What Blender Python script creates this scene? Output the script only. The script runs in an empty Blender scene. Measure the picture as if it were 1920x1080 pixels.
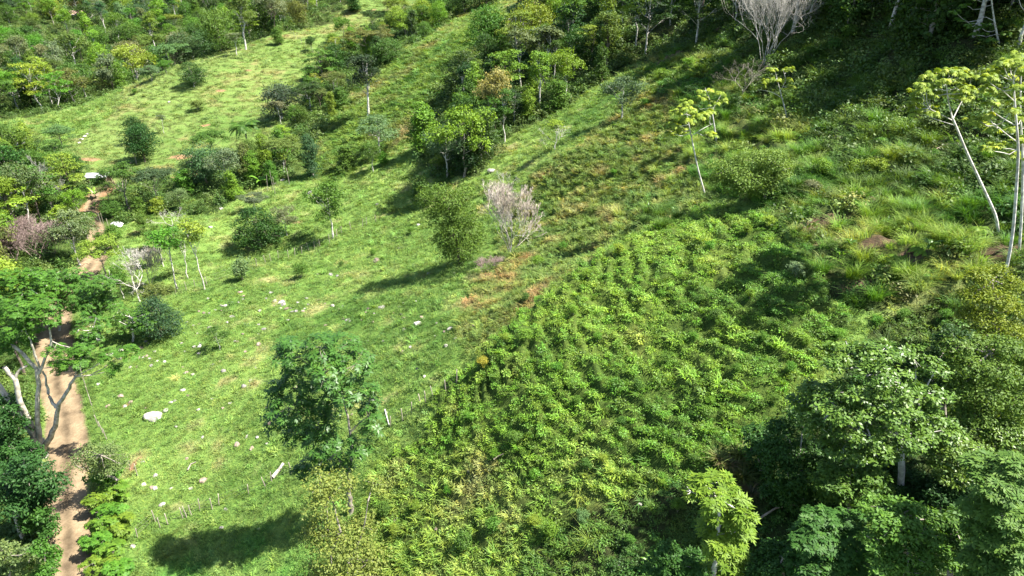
import bpy, math, random
import numpy as np

# ------------------------------------------------------------------ camera, world, sun, exposure
scene = bpy.context.scene
PITCH = math.radians(27.0)
FPX = 1297.0                       # focal length in photo pixels (photo 1920 wide)
CP, SP = math.cos(PITCH), math.sin(PITCH)
cam_data = bpy.data.cameras.new("camera")
cam_data.sensor_width = 36.0
cam_data.lens = 36.0 * FPX / 1920.0
cam_data.clip_start = 0.5
cam_data.clip_end = 4000.0
cam = bpy.data.objects.new("camera", cam_data)
scene.collection.objects.link(cam)
cam.location = (0, 0, 0)
cam.rotation_euler = (math.pi / 2 - PITCH, 0, 0)
scene.camera = cam

SUN_EL = math.radians(56.0)
SUN_AZ = math.radians(-7.0)         # direction towards the sun, counter-clockwise from +x
world = bpy.data.worlds.new("World")
scene.world = world
world.use_nodes = True
wn = world.node_tree
sky = wn.nodes.new("ShaderNodeTexSky")
sky.sky_type = 'NISHITA'
sky.sun_disc = False
sky.sun_elevation = SUN_EL
sky.sun_rotation = math.pi / 2 - SUN_AZ
wn.nodes["Background"].inputs[1].default_value = 0.075
wn.links.new(sky.outputs[0], wn.nodes["Background"].inputs[0])
sun_data = bpy.data.lights.new("sun", 'SUN')
sun_data.energy = 5.0
sun_data.angle = math.radians(0.55)
sun_data.color = (1.0, 0.955, 0.87)
sun = bpy.data.objects.new("sun", sun_data)
scene.collection.objects.link(sun)
sun.location = (60, 10, 60)
sdir = (math.cos(SUN_EL) * math.cos(SUN_AZ), math.cos(SUN_EL) * math.sin(SUN_AZ), math.sin(SUN_EL))
from mathutils import Vector, Matrix
sun.rotation_euler = Vector(sdir).to_track_quat('Z', 'Y').to_euler()
scene.view_settings.view_transform = 'Standard'
scene.view_settings.look = 'None'
scene.view_settings.gamma = 1.0
scene.view_settings.exposure = 1.95
scene.cycles.max_bounces = 5
scene.cycles.diffuse_bounces = 3
scene.cycles.glossy_bounces = 2
scene.cycles.transmission_bounces = 3
scene.cycles.transparent_max_bounces = 4
scene.cycles.caustics_reflective = False
scene.cycles.caustics_refractive = False

COL = scene.collection
RNG = np.random.default_rng(7)

# ------------------------------------------------------------------ noise
def _hash(ix, iy, seed):
    h = (ix.astype(np.int64) * 374761393 + iy.astype(np.int64) * 668265263 + seed * 1274126177) & 0xffffffff
    h = ((h ^ (h >> 13)) * 1274126177) & 0xffffffff
    h = h ^ (h >> 16)
    return (h & 0xffff) / 65535.0

def vnoise(x, y, seed=0):
    ix = np.floor(x); iy = np.floor(y)
    fx = x - ix; fy = y - iy
    fx = fx * fx * (3 - 2 * fx); fy = fy * fy * (3 - 2 * fy)
    ix = ix.astype(np.int64); iy = iy.astype(np.int64)
    a = _hash(ix, iy, seed); b = _hash(ix + 1, iy, seed)
    c = _hash(ix, iy + 1, seed); d = _hash(ix + 1, iy + 1, seed)
    return a + (b - a) * fx + (c - a) * fy + (a - b - c + d) * fx * fy

def fbm(x, y, scale, seed=0, octaves=4):
    r = 0; amp = 1.0; tot = 0
    for o in range(octaves):
        r = r + amp * (vnoise(x / scale * 2 ** o, y / scale * 2 ** o, seed + o * 17) - .5)
        tot += amp; amp *= .5
    return r / tot * 2      # about -1..1

# ------------------------------------------------------------------ terrain: heights surveyed at these points (bearing u, v and forward distance)
def unproj(px, py, Z):
    u = (px - 960) / FPX; v = (540 - py) / FPX
    return (u * Z, Z * (CP + v * SP), Z * (-SP + v * CP))

CTRL = [
 # valley floor along the road
 (130,1080,53),(100,850,67),(100,700,80),(90,600,91),(155,500,107),(200,345,138),(0,1080,53),(0,800,71),(0,600,91),(0,450,112),(0,310,150),
 (60,360,135),(100,420,120),
 # rocky meadow
 (400,1000,56),(400,800,67),(300,650,83),(400,550,95),(490,490,106),(600,430,112),(600,1080,49),(655,890,53),(600,700,70),(700,550,86),
 (800,650,64),(800,400,106),(950,640,57),(950,480,77),(860,490,87),(1000,350,95),(1050,300,93),(950,260,116),(1160,220,101),(700,350,122),
 (400,400,122),(300,400,126),
 # creeper covered mound
 (1000,800,45),(1200,800,43),(950,900,46),(1000,625,53.5),(1100,520,57),(1200,600,50),(1250,440,61),(1200,1000,39.5),(960,1080,41),(820,770,53),
 (1400,1000,36),(1400,800,40),(1400,650,45),(1200,470,65),(1100,440,76),(1150,350,82),
 # steep bank with tall grass
 (1320,366,66),(1872,432,47),(1885,512,43),(1440,380,59),(1475,215,80),(1420,125,91),(1900,250,55),(1900,0,74),(1700,100,72),(1440,0,110),
 (1900,1080,34),(1650,850,40),(1500,950,38),(1500,600,44),(1500,450,52),(1700,600,44),(1250,90,126),(1700,350,56),(1600,0,94),(1640,1080,33),
 # far slopes
 (830,330,113),(960,190,130),(1020,155,136),(1100,100,140),(1000,0,185),(1200,0,160),(1300,0,142),(850,60,185),(950,20,190),(760,150,160),(690,215,148),
 (640,280,140),(500,350,130),(560,250,155),(640,150,184),(760,80,205),(900,0,235),(380,345,136),
 (120,290,152),(250,270,163),(300,200,180),(330,130,198),(200,230,176),(450,92,215),(550,60,226),(640,0,250),(560,180,186),(430,220,172),(620,60,232),
]
P = [unproj(*c) for c in CTRL]
def hp(px, py, Z, h):               # points nobody sees: behind the spur and outside the frame
    x, y, z = unproj(px, py, Z); P.append((x, y, h))
hp(60,230,205,-47); hp(200,170,222,-48.5); hp(330,90,250,-46); hp(450,40,270,-41); hp(600,-20,300,-30); hp(120,190,260,-48); hp(300,60,320,-42)
hp(0,100,300,-45); hp(0,0,420,-36); hp(250,30,380,-39.5); hp(400,20,370,-35); hp(520,0,350,-30); hp(0,-60,520,-24); hp(500,-60,480,-16); hp(900,-80,330,-8)
for q in [(-60,5,-45),(0,5,-38),(35,8,-28),(75,15,-15),(82,50,-5),(108,90,4),(130,150,16),(160,240,30),(-140,80,-40),(-190,170,-34),(-260,260,-22),
          (-330,420,-8),(0,620,14),(-200,640,4),(200,460,34),(60,330,2),(340,640,60),(-420,640,10),(420,300,80),(-50,-50,-46),(60,-50,-30)]:
    P.append(q)
P = np.array(P, float)
SC = 50.0
def _U(r2):
    return np.where(r2 > 1e-12, r2 * np.log(np.maximum(r2, 1e-12)), 0)
def _solve():
    n = len(P); X = P[:, :2] / SC
    d2 = ((X[:, None] - X[None]) ** 2).sum(-1)
    K = _U(d2) + np.eye(n) * 0.02
    Q = np.c_[np.ones(n), X]
    A = np.zeros((n + 3, n + 3)); A[:n, :n] = K; A[:n, n:] = Q; A[n:, :n] = Q.T
    return np.linalg.solve(A, np.r_[P[:, 2], 0, 0, 0]), X
TW, TX = _solve()
def tps(x, y):
    x = np.asarray(x, float).ravel() / SC; y = np.asarray(y, float).ravel() / SC
    out = TW[-3] + TW[-2] * x + TW[-1] * y
    for i in range(len(TX)):
        out = out + TW[i] * _U((x - TX[i, 0]) ** 2 + (y - TX[i, 1]) ** 2)
    return out
# cached on a grid for speed
GX0, GX1, GY0, GY1, GD = -560., 560., -60., 660., 2.0
_gx = np.arange(GX0, GX1 + GD, GD); _gy = np.arange(GY0, GY1 + GD, GD)
_G = tps(*[a.ravel() for a in np.meshgrid(_gx, _gy)]).reshape(len(_gy), len(_gx))
def base_h(x, y):
    x = np.asarray(x, float); y = np.asarray(y, float)
    fx = np.clip((x - GX0) / GD, 0, len(_gx) - 2.001); fy = np.clip((y - GY0) / GD, 0, len(_gy) - 2.001)
    ix = fx.astype(int); iy = fy.astype(int); fx = fx - ix; fy = fy - iy
    fx = fx; fy = fy
    return (_G[iy, ix] * (1 - fx) * (1 - fy) + _G[iy, ix + 1] * fx * (1 - fy) + _G[iy + 1, ix] * (1 - fx) * fy + _G[iy + 1, ix + 1] * fx * fy)

def hit(px, py, hf=None):
    """where the line of sight through a photo pixel meets the ground"""
    hf = hf or base_h
    px = np.atleast_1d(np.asarray(px, float)); py = np.atleast_1d(np.asarray(py, float))
    u = (px - 960) / FPX; v = (540 - py) / FPX
    dx, dy, dz = u, CP + v * SP, -SP + v * CP
    Z = np.full(px.shape, 12.0); done = np.zeros(px.shape, bool); prev = Z.copy()
    while (~done).any() and Z[~done].min() < 600:
        Zn = Z * 1.006
        g = hf(dx * Zn, dy * Zn)
        under = (dz * Zn < g) & ~done
        prev = np.where(~done, Z, prev); done |= under
        Z = np.where(done, Z, Zn)
    lo, hi = prev.copy(), prev * 1.006
    for _ in range(12):
        m = (lo + hi) / 2; g = hf(dx * m, dy * m)
        b = dz * m < g; hi = np.where(b, m, hi); lo = np.where(b, lo, m)
    x, y = dx * hi, dy * hi
    return np.stack([x, y, hf(x, y)], -1)

def project(x, y, z):
    yf = y * CP - z * SP; up = y * SP + z * CP
    yf = np.maximum(yf, 1e-3)
    return 960 + FPX * x / yf, 540 - FPX * up / yf, yf

# ------------------------------------------------------------------ zones (outlines surveyed on the ground, kept as world polygons)
def world_poly(pts):
    a = np.array(pts, float); w = hit(a[:, 0], a[:, 1]); return w[:, :2]

def in_poly(x, y, poly):
    c = np.zeros(x.shape, bool); n = len(poly)
    m = (x > poly[:, 0].min()) & (x < poly[:, 0].max()) & (y > poly[:, 1].min()) & (y < poly[:, 1].max())
    xs, ys = x[m], y[m]; cc = np.zeros(xs.shape, bool)
    for i in range(n):
        x1, y1 = poly[i]; x2, y2 = poly[(i + 1) % n]
        if y1 == y2: continue
        k = ((y1 > ys) != (y2 > ys)) & (xs < (x2 - x1) * (ys - y1) / (y2 - y1) + x1)
        cc ^= k
    c[m] = cc
    return c

def seg_dist(x, y, line):
    """distance to a polyline and the side (positive: right-hand side going along it)"""
    best = np.full(x.shape, 1e9); side = np.zeros(x.shape); t_at = np.zeros(x.shape)
    L = 0
    for i in range(len(line) - 1):
        ax, ay = line[i]; bx, by = line[i + 1]
        dx, dy = bx - ax, by - ay; l2 = dx * dx + dy * dy
        t = np.clip(((x - ax) * dx + (y - ay) * dy) / l2, 0, 1)
        d = np.hypot(x - ax - t * dx, y - ay - t * dy)
        s = np.sign(dx * (y - ay) - dy * (x - ax))
        m = d < best
        best = np.where(m, d, best); side = np.where(m, -s, side); t_at = np.where(m, L + t * math.sqrt(l2), t_at)
        L += math.sqrt(l2)
    return best, side, t_at

EDGE = world_poly([(760,800),(830,745),(900,685),(1000,603),(1100,522),(1180,475),(1260,432),(1330,388)])   # rim of the creeper mound
ROAD = world_poly([(120,1240),(124,1085),(126,1000),(122,920),(124,850),(122,790),(108,720),(102,660),(92,600),(118,550),(158,505),(186,468),(180,425),(168,390),(176,360),(205,338)])
GULLY = world_poly([(1020,555),(1100,500),(1190,455),(1260,405),(1320,340)])
ZP = {
 'vine': [(1330,385),(1260,432),(1180,475),(1100,522),(1000,600),(900,682),(820,755),(770,840),(745,900),(700,960),(690,1085),(1100,1085),(1230,1000),(1300,900),(1450,820),(1560,700),(1600,600),(1500,500),(1440,410)],
 'loose': [(640,1300),(660,1085),(680,960),(730,850),(800,860),(960,900),(1100,905),(1180,960),(1080,1085),(1050,1300)],
 'tall': [(1345,372),(1270,250),(1215,130),(1260,70),(1340,60),(1500,20),(1700,20),(1925,60),(1925,500),(1800,545),(1640,580),(1540,560),(1490,470),(1440,400)],
 'wood': [(1935,480),(1800,550),(1640,600),(1590,680),(1470,800),(1400,880),(1230,940),(1020,1010),(960,1090),(1240,1300),(1990,1300)],
 'fern': [(930,470),(960,380),(1000,330),(1100,270),(1190,160),(1270,60),(1345,100),(1345,372),(1250,430),(1180,470),(1100,515),(1000,590),(900,670),(860,620),(880,540)],
 'herb': [(560,300),(620,220),(700,130),(790,40),(870,-20),(1060,-20),(960,130),(850,215),(770,265),(700,300),(600,350)],
 'terrace': [(50,300),(200,215),(330,120),(480,50),(600,-20),(800,-20),(770,50),(640,110),(560,200),(540,250),(430,300),(330,330),(160,345)],
 'gully1': [(840,340),(780,300),(800,190),(900,120),(1000,30),(1080,-20),(1330,-20),(1340,60),(1240,60),(1160,140),(1060,200),(960,260),(900,330)],
 'gully2': [(420,370),(340,330),(400,290),(500,290),(560,200),(600,80),(760,20),(870,-20),(860,30),(760,100),(690,150),(640,190),(600,250),(560,330)],
 'valley': [(-20,300),(60,300),(170,340),(330,330),(420,360),(400,400),(300,400),(220,420),(130,470),(60,600),(60,900),(100,1090),(-300,1090),(-500,600),(-300,300)],
}
ZP = {k: world_poly(v) for k, v in ZP.items()}
# the valley woods beyond the spur
ZP['woods_far'] = np.array([(-520,165),(-190,172),(-150,182),(-128,200),(-108,220),(-82,235),(-60,258),(-45,290),(-20,330),(60,420),(200,640),(-520,640)], float)
ZP['woods_right'] = np.array([(28,55),(38,47),(60,40),(120,30),(200,80),(260,400),(120,400),(60,240),(25,190),(20,150),(28,110),(32,80)], float)
def zones(x, y):
    j1 = fbm(x, y, 6.0, 91, 3); j2 = fbm(x, y, 6.0, 191, 3)
    k = 1.2 + np.clip((y - 60) / 60, 0, 3)
    xj = x + j1 * k; yj = y + j2 * k
    Z = {n: in_poly(xj, yj, p) for n, p in ZP.items()}
    j3 = fbm(x, y, 3.2, 291, 4) * 3.2 + fbm(x, y, 9, 292, 2) * 3
    Z['vine'] = in_poly(x + j3 * np.where(x < 0, 1.0, .3), y + j1, ZP['vine'])
    Z['loose'] = in_poly(x + j3, y + j2 * 2, ZP['loose'])
    Z['wood'] = Z['wood'] | ((x > 24) & (y < 34))
    return Z

def road_w(t):
    return 2.0 + 0.7 * np.exp(-((t - 62) / 16.0) ** 2) - .9 * np.clip((t - 84) / 12., 0, 1)
def road_mask(x, y):
    d, s, t = seg_dist(x, y, ROAD)
    w = road_w(t) + 0.35 * fbm(x, y, 2.5, 5, 3)
    return np.clip((w - d) / 0.35, 0, 1), d

SOIL = [(342,294,3.2,1.6),(415,170,1.6,.9),(465,132,1.2,.6),(165,298,2.4,1.4),(495,45,3.2,1.0),(1250,118,2.6,1.2),(1340,60,1.5,1),(700,20,1.2,.6),
        (385,235,1.6,.8),(1545,420,2.0,.9),(1690,500,2.0,1.0),(1560,450,2.2,1.0),(1470,345,3.0,.6),(1500,300,.9,1.2),(1660,380,1.5,.8),(1880,470,1.8,1.0),(1600,540,1.6,.8),
        (150,520,1.5,2.0),(172,385,3.0,4.0),(192,356,3.0,4.0),(255,385,1.5,1.2),(350,330,4,1.6),(235,760,.5,.3),(255,865,.5,1.2),(1260,60,1.6,.8),
        (1395,150,3,1.2),(1640,470,1.5,.9),(1780,440,1.4,.7),(900,20,2,1),(560,415,1.5,.6)]
_sp = hit([s[0] for s in SOIL], [s[1] for s in SOIL])
def soil_mask(x, y):
    r = np.zeros(x.shape)
    w = fbm(x, y, 1.6, 33, 4)
    for (px, py, rx, ry), q in zip(SOIL, _sp):
        k_ = .95 if q[0] > 12 else 1.0
        dd = np.sqrt(((x - q[0]) / (rx * k_)) ** 2 + ((y - q[1]) / (ry * k_)) ** 2)
        r = np.maximum(r, np.clip((1.05 - dd + w * .55) * 3, 0, 1))
    return r

def step_rows(x, y, bz=None):
    """old cattle steps following the contour, -1 (tread) to 1 (rim)"""
    if bz is None: bz = base_h(x, y)
    q = (bz + .8 * fbm(x, y, 5.5, 71, 3) + .34 * fbm(x, y, 1.8, 72, 2)) / .66
    return np.sin(2 * np.pi * q) * (.55 + .45 * fbm(x, y, 3.5, 73, 2))
def lumps(x, y, Z=None):
    """small relief: trampled grass, heaped creepers, cattle steps, the cut of the road"""
    if Z is None: Z = zones(x, y)
    h = 0.10 * fbm(x, y, 1.6, 3, 3) + 0.35 * fbm(x, y, 9, 4, 3)
    # creepers heaped over old stems: rows running down the slope, breaking into mounds
    wx = x + 1.2 * fbm(x, y, 4, 61, 2); wy = y + 1.2 * fbm(x, y, 4, 62, 2)
    bz = base_h(x, y)
    rows = step_rows(x, y, bz)
    mound = fbm(wx, wy, 2.3, 13, 3)
    v = 0.36 * rows + 0.34 * mound
    h = h + np.where(Z['vine'], v, 0) * np.where(Z['loose'], .6, 1.1)
    open_ = ~(Z['vine'] | Z['tall'] | Z['wood'])
    h = h + np.where(open_, rows * .05, 0)
    h = h + np.where(Z['wood'], 0.7 * fbm(x, y, 3, 19, 3), 0)
    h = h + np.where(Z['fern'], 0.38 * fbm(wx, wy, 1.7, 14, 3) + 0.16 * rows, 0)
    h = h + np.where(Z['herb'], 0.4 * fbm(wx, wy, 2.5, 16, 3), 0)
    h = h + np.where(Z['tall'], 1.25 * fbm(x, y, 3.0, 15, 4) + .3 * rows, 0)
    d, s, t = seg_dist(x, y, EDGE)
    tt = np.clip(t / 6, 0, 1) * np.clip((EDGE_LEN - t) / 6, 0, 1)
    near = np.exp(-(d / 6.5) ** 2); far = np.exp(-(d / 1.1) ** 2) - 0.75 * np.exp(-((d - 2.4) / 1.6) ** 2)
    h = h + tt * 1.5 * np.where(s > 0, near, far) * np.where(s > 0, 1, np.where(s < 0, 1, 1))
    rm, rd = road_mask(x, y)
    h = h * np.clip((rd - 1.5) / 2.5, 0.05, 1) - 0.45 * np.clip((3.4 - rd) / 1.4, 0, 1)
    return h
EDGE_LEN = float(np.hypot(*np.diff(EDGE, axis=0).T).sum())

def terr_h(x, y):
    x = np.asarray(x, float); y = np.asarray(y, float)
    return base_h(x, y) + lumps(x, y)
def gz(x, y):
    return float(terr_h(np.array([x]), np.array([y]))[0])

# ------------------------------------------------------------------ colours of what grows where (base colours; the ground's include shade between clumps)
def zone_tint(x, y, Z=None, ground=False):
    if Z is None: Z = zones(x, y)
    n1 = fbm(x, y, 7, 41, 4)[:, None]; n2 = fbm(x, y, 2.2, 42, 3)[:, None]; n3 = fbm(x, y, 18, 43, 3)[:, None]
    def mix(a, b, t): return a + (b - a) * np.clip(t, 0, 1)
    A = np.array
    straw = A([.28, .255, .12]); mead = A([.115, .192, .040]); deep = A([.070, .140, .025]); lime = A([.160, .240, .056])
    c = mix(mead, lime, .35 + n1 * 1.1)
    c = mix(c, straw, (n2 * 1.3 + n1 * .6 - .34))
    c = mix(c, deep, (n3 * 1.1 - n2 * 1.1 - .12))
    low = ((x < -14) & (y < 40))[:, None]
    c = np.where(low, mix(A([.085, .19, .035]), A([.14, .21, .05]), .4 + n2), c)
    def put(k, col):
        nonlocal c
        c = np.where(Z[k][:, None], col, c)
    put('terrace', mix(mix(A([.100, .165, .036]), A([.140, .195, .052]), .5 + n3), A([.22, .18, .08]), (n1 * 1.0 + n2 * .7 - .16)))
    put('herb', mix(mix(A([.115, .185, .032]), A([.055, .125, .022]), .35 - n2), A([.21, .165, .08]), n1 * 1.1 - .05))
    put('fern', mix(mix(mix(A([.135, .185, .040]), A([.065, .125, .024]), .35 - n2), A([.25, .20, .09]), n2 * 1.3 - .1), A([.20, .115, .05]), n1 * .9 + n2 * .9 + n3 * .4 - .36))
    put('vine', mix(mix(A([.078, .172, .018]), A([.145, .245, .028]), .5 + n1 + n2 * .7), A([.22, .20, .07]), n2 * .8 - .25))
    put('loose', mix(mix(A([.120, .200, .030]), A([.17, .25, .045]), .5 + n2), A([.25, .22, .10]), n1 * 1.0 + n2 * .6))
    put('tall', mix(mix(A([.050, .125, .018]), A([.150, .225, .034]), .45 + n1 + n2 * .8), A([.24, .20, .10]), n2 * .9 - .1))
    put('wood', mix(A([.045, .105, .018]), A([.085, .150, .025]), .5 + n2))
    for k in ('gully1', 'gully2', 'valley', 'woods_far', 'woods_right'):
        put(k, mix(A([.055, .115, .020]), A([.105, .170, .035]), .4 + n2))
    # ground between the clumps darkened: soil and litter, with shade put into the colour
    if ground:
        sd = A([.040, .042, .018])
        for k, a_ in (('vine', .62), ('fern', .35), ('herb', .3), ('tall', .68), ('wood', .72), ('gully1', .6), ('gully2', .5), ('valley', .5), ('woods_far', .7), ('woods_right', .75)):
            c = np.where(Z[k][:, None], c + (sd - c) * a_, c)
        so = soil_mask(x, y)[:, None]; nn = (fbm(x, y, .9, 55, 4)[:, None] + 1) / 2
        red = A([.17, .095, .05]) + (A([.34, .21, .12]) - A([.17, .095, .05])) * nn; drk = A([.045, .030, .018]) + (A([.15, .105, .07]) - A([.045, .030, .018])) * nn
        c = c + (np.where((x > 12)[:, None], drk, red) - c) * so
    return np.clip(c, .01, .6)

# ------------------------------------------------------------------ mesh helpers
def new_mesh(name, V, F, mat=None, attrs=None, smooth=False):
    V = np.ascontiguousarray(V, dtype=np.float32); F = np.ascontiguousarray(F, dtype=np.int32)
    me = bpy.data.meshes.new(name)
    k = F.shape[1]
    me.vertices.add(len(V)); me.vertices.foreach_set("co", V.ravel())
    me.loops.add(F.size); me.loops.foreach_set("vertex_index", F.ravel())
    me.polygons.add(len(F)); me.polygons.foreach_set("loop_start", np.arange(0, F.size, k, dtype=np.int32))
    me.polygons.foreach_set("loop_total", np.full(len(F), k, dtype=np.int32))
    if smooth: me.polygons.foreach_set("use_smooth", np.ones(len(F), bool))
    for an, (ty, data) in (attrs or {}).items():
        at = me.attributes.new(an, ty, 'POINT')
        at.data.foreach_set("value" if ty == 'FLOAT' else ("vector" if ty == 'FLOAT_VECTOR' else "color"), np.ascontiguousarray(data, dtype=np.float32).ravel())
    me.update(calc_edges=True)
    if mat: me.materials.append(mat)
    return me

def link(name, me, parent=None, color=None):
    o = bpy.data.objects.new(name, me); COL.objects.link(o)
    if parent: o.parent = parent
    if color is not None: o.color = (*color, 1)
    return o

def tag(o, label, cat, group=None):
    o['label'] = label; o['category'] = cat
    if group: o['group'] = group
    return o

def empty(name, loc, label, cat, group=None, rotz=0.0):
    o = bpy.data.objects.new(name, None); COL.objects.link(o)
    o.empty_display_size = .2
    o.location = loc; o.rotation_euler = (0, 0, rotz)
    return tag(o, label, cat, group)

def copy_tree(o, parent=None):
    c = o.copy(); COL.objects.link(c); c.parent = parent
    for ch in [q for q in PARTS.get(o.name, [])]:
        k = copy_tree(ch, c)
    return c
PARTS = {}

def tube(pts, rad, sides=6):
    pts = np.asarray(pts, float); rad = np.asarray(rad, float); n = len(pts)
    T = np.gradient(pts, axis=0); T /= np.linalg.norm(T, axis=1)[:, None] + 1e-9
    ref = np.array([0, 0, 1.0]) if abs(T[0, 2]) < .9 else np.array([1.0, 0, 0])
    A = np.cross(T, ref); A /= np.linalg.norm(A, axis=1)[:, None] + 1e-9
    B = np.cross(T, A)
    a = np.arange(sides) * 2 * np.pi / sides
    V = pts[:, None] + rad[:, None, None] * (np.cos(a)[None, :, None] * A[:, None] + np.sin(a)[None, :, None] * B[:, None])
    V = V.reshape(-1, 3)
    i = np.arange(n - 1)[:, None] * sides; k = np.arange(sides)[None]
    F = np.stack([i + k, i + (k + 1) % sides, i + sides + (k + 1) % sides, i + sides + k], -1).reshape(-1, 4)
    return V, F

class Bag:
    """collects quads"""
    def __init__(s): s.V = []; s.F = []; s.L = []; s.n = 0
    def add(s, V, F, lv=None):
        s.V.append(V); s.F.append(F + s.n); s.n += len(V)
        s.L.append(np.full(len(V), .5) if lv is None else lv)
    def mesh(s, name, mat, smooth=False):
        return new_mesh(name, np.concatenate(s.V), np.concatenate(s.F), mat, {'lv': ('FLOAT', np.concatenate(s.L))}, smooth)

def norm(a): return a / (np.linalg.norm(a, axis=-1, keepdims=True) + 1e-9)

def leaf_quads(C, T, N, L, W, lv, bag):
    S = norm(np.cross(N, T)); L = np.asarray(L).reshape(-1, 1); W = np.asarray(W).reshape(-1, 1)
    mid = C + T * L * .45 - N * L * .06
    V = np.stack([C, mid + S * W / 2, C + T * L - N * L * .16, mid - S * W / 2], 1).reshape(-1, 3)
    F = np.arange(len(C) * 4).reshape(-1, 4)
    bag.add(V, F, np.repeat(lv, 4))

def cloud(rng, bag, lobes, n, L, wl=.5, per=16, cr=.24, up=.7, out=.5, rnd=.6, droop=.3, shell=.55, zb=.35, flat=.6, rosette=False):
    """leaves in clumps over the outside of a set of ellipsoids"""
    lobes = np.asarray(lobes, float)
    w = (lobes[:, 3] * lobes[:, 4] * lobes[:, 5]) ** (2 / 3.); w /= w.sum()
    nc = max(4, int(n / per))
    li = rng.choice(len(lobes), nc, p=w)
    d = norm(rng.normal(size=(nc, 3)) + np.array([0, 0, zb]))
    r = shell + (1 - shell) * rng.random((nc, 1)) ** .6
    R = lobes[li, 3:6]
    Cc = lobes[li, :3] + d * R * r
    o = norm(d / R)
    clv = rng.random(nc)
    rc = np.maximum(cr * R.mean(1), L * .9)
    if rosette:
        ax = norm(o * .5 + np.array([0, 0, 1.0]) + rng.normal(size=(nc, 3)) * .25)
        e1 = norm(np.cross(ax, rng.normal(size=(nc, 3)))); e2 = np.cross(ax, e1)
        an = (np.arange(per)[None] + rng.random((nc, per)) * .5) * 2 * np.pi / per * (1 if per < 12 else 2.02)
        el = rng.random((nc, per)) * .5 - droop
        T = np.cos(an)[..., None] * e1[:, None] + np.sin(an)[..., None] * e2[:, None] + el[..., None] * ax[:, None]
        T = norm(T).reshape(-1, 3); C = np.repeat(Cc, per, 0) + T * L * .12
        N = norm(np.repeat(ax, per, 0) - T * (np.repeat(ax, per, 0) * T).sum(1, keepdims=True))
    else:
        off = rng.normal(size=(nc, per, 3)) * np.array([1, 1, flat]) * rc[:, None, None] * .6
        C = (Cc[:, None] + off).reshape(-1, 3)
        N = norm(np.repeat(o, per, 0) * out + np.array([0, 0, up]) + rng.normal(size=C.shape) * rnd)
        t = rng.normal(size=C.shape) + norm(off.reshape(-1, 3)) * .8; t[:, 2] -= droop
        T = norm(t - N * (t * N).sum(1, keepdims=True))
    m = len(C); LL = L * (.7 + .6 * rng.random(m))
    lv = np.clip(np.repeat(clv, per) * .55 + rng.random(m) * .45, 0, 1)
    leaf_quads(C, T, N, LL, LL * wl, lv, bag)
    return Cc, li

def limb(p0, p1, r0, r1, rng, bag, n=6, bow=.12, sides=5, wob=.03):
    p0 = np.array(p0, float); p1 = np.array(p1, float); L = np.linalg.norm(p1 - p0)
    t = np.linspace(0, 1, n)[:, None]
    P_ = p0 + (p1 - p0) * t
    P_[:, 2] += np.sin(t[:, 0] * np.pi) * -bow * L * .5 + bow * L * .0
    P_[1:-1] += rng.normal(size=(n - 2, 3)) * wob * L
    V, F = tube(P_, r0 + (r1 - r0) * t[:, 0], sides); bag.add(V, F)
    return P_

# ------------------------------------------------------------------ materials
def mat_new(name):
    m = bpy.data.materials.new(name); m.use_nodes = True
    nt = m.node_tree; nt.nodes.clear()
    return m, nt
def N_(nt, t, **kw):
    n = nt.nodes.new(t)
    for k, v in kw.items(): setattr(n, k, v)
    return n
def leaf_material(name, source, gloss=.55, spec=.2, trans=.34, tr_tint=(1.25, 1.15, .5)):
    m, nt = mat_new(name); l = nt.links.new
    out = N_(nt, "ShaderNodeOutputMaterial")
    if source == 'object':
        src = N_(nt, "ShaderNodeObjectInfo").outputs['Color']
    else:
        a = N_(nt, "ShaderNodeAttribute", attribute_type='INSTANCER', attribute_name='tint'); src = a.outputs['Color']
    lv = N_(nt, "ShaderNodeAttribute", attribute_type='GEOMETRY', attribute_name='lv')
    ramp = N_(nt, "ShaderNodeValToRGB")
    e = ramp.color_ramp.elements
    e[0].position = 0; e[0].color = (.55, .66, .62, 1); e[1].position = 1; e[1].color = (1.5, 1.28, 1.0, 1)
    k = e.new(.5); k.color = (1, 1, 1, 1)
    k = e.new(.93); k.color = (1.32, 1.2, 1.0, 1)
    l(lv.outputs['Fac'], ramp.inputs[0])
    mul = N_(nt, "ShaderNodeMix", data_type='RGBA', blend_type='MULTIPLY'); mul.inputs[0].default_value = 1
    l(src, mul.inputs[6]); l(ramp.outputs[0], mul.inputs[7])
    b = N_(nt, "ShaderNodeBsdfPrincipled")
    b.inputs['Roughness'].default_value = gloss; b.inputs['Specular IOR Level'].default_value = spec
    l(mul.outputs[2], b.inputs['Base Color'])
    tm = N_(nt, "ShaderNodeMix", data_type='RGBA', blend_type='MULTIPLY'); tm.inputs[0].default_value = 1
    tm.inputs[7].default_value = (*tr_tint, 1); l(mul.outputs[2], tm.inputs[6])
    tb = N_(nt, "ShaderNodeBsdfTranslucent"); l(tm.outputs[2], tb.inputs[0])
    mx = N_(nt, "ShaderNodeMixShader"); mx.inputs[0].default_value = trans
    l(b.outputs[0], mx.inputs[1]); l(tb.outputs[0], mx.inputs[2]); l(mx.outputs[0], out.inputs[0])
    return m
M_LEAF = leaf_material("leaf", 'object')
M_GLOSSY = leaf_material("glossy_leaf", 'object', gloss=.42, spec=.32, trans=.28)
M_COVER = leaf_material("cover_leaf", 'instancer', gloss=.55, spec=.3)
M_BLADE = leaf_material("grass_blade", 'instancer', gloss=.6, spec=.25, trans=.35)

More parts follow.
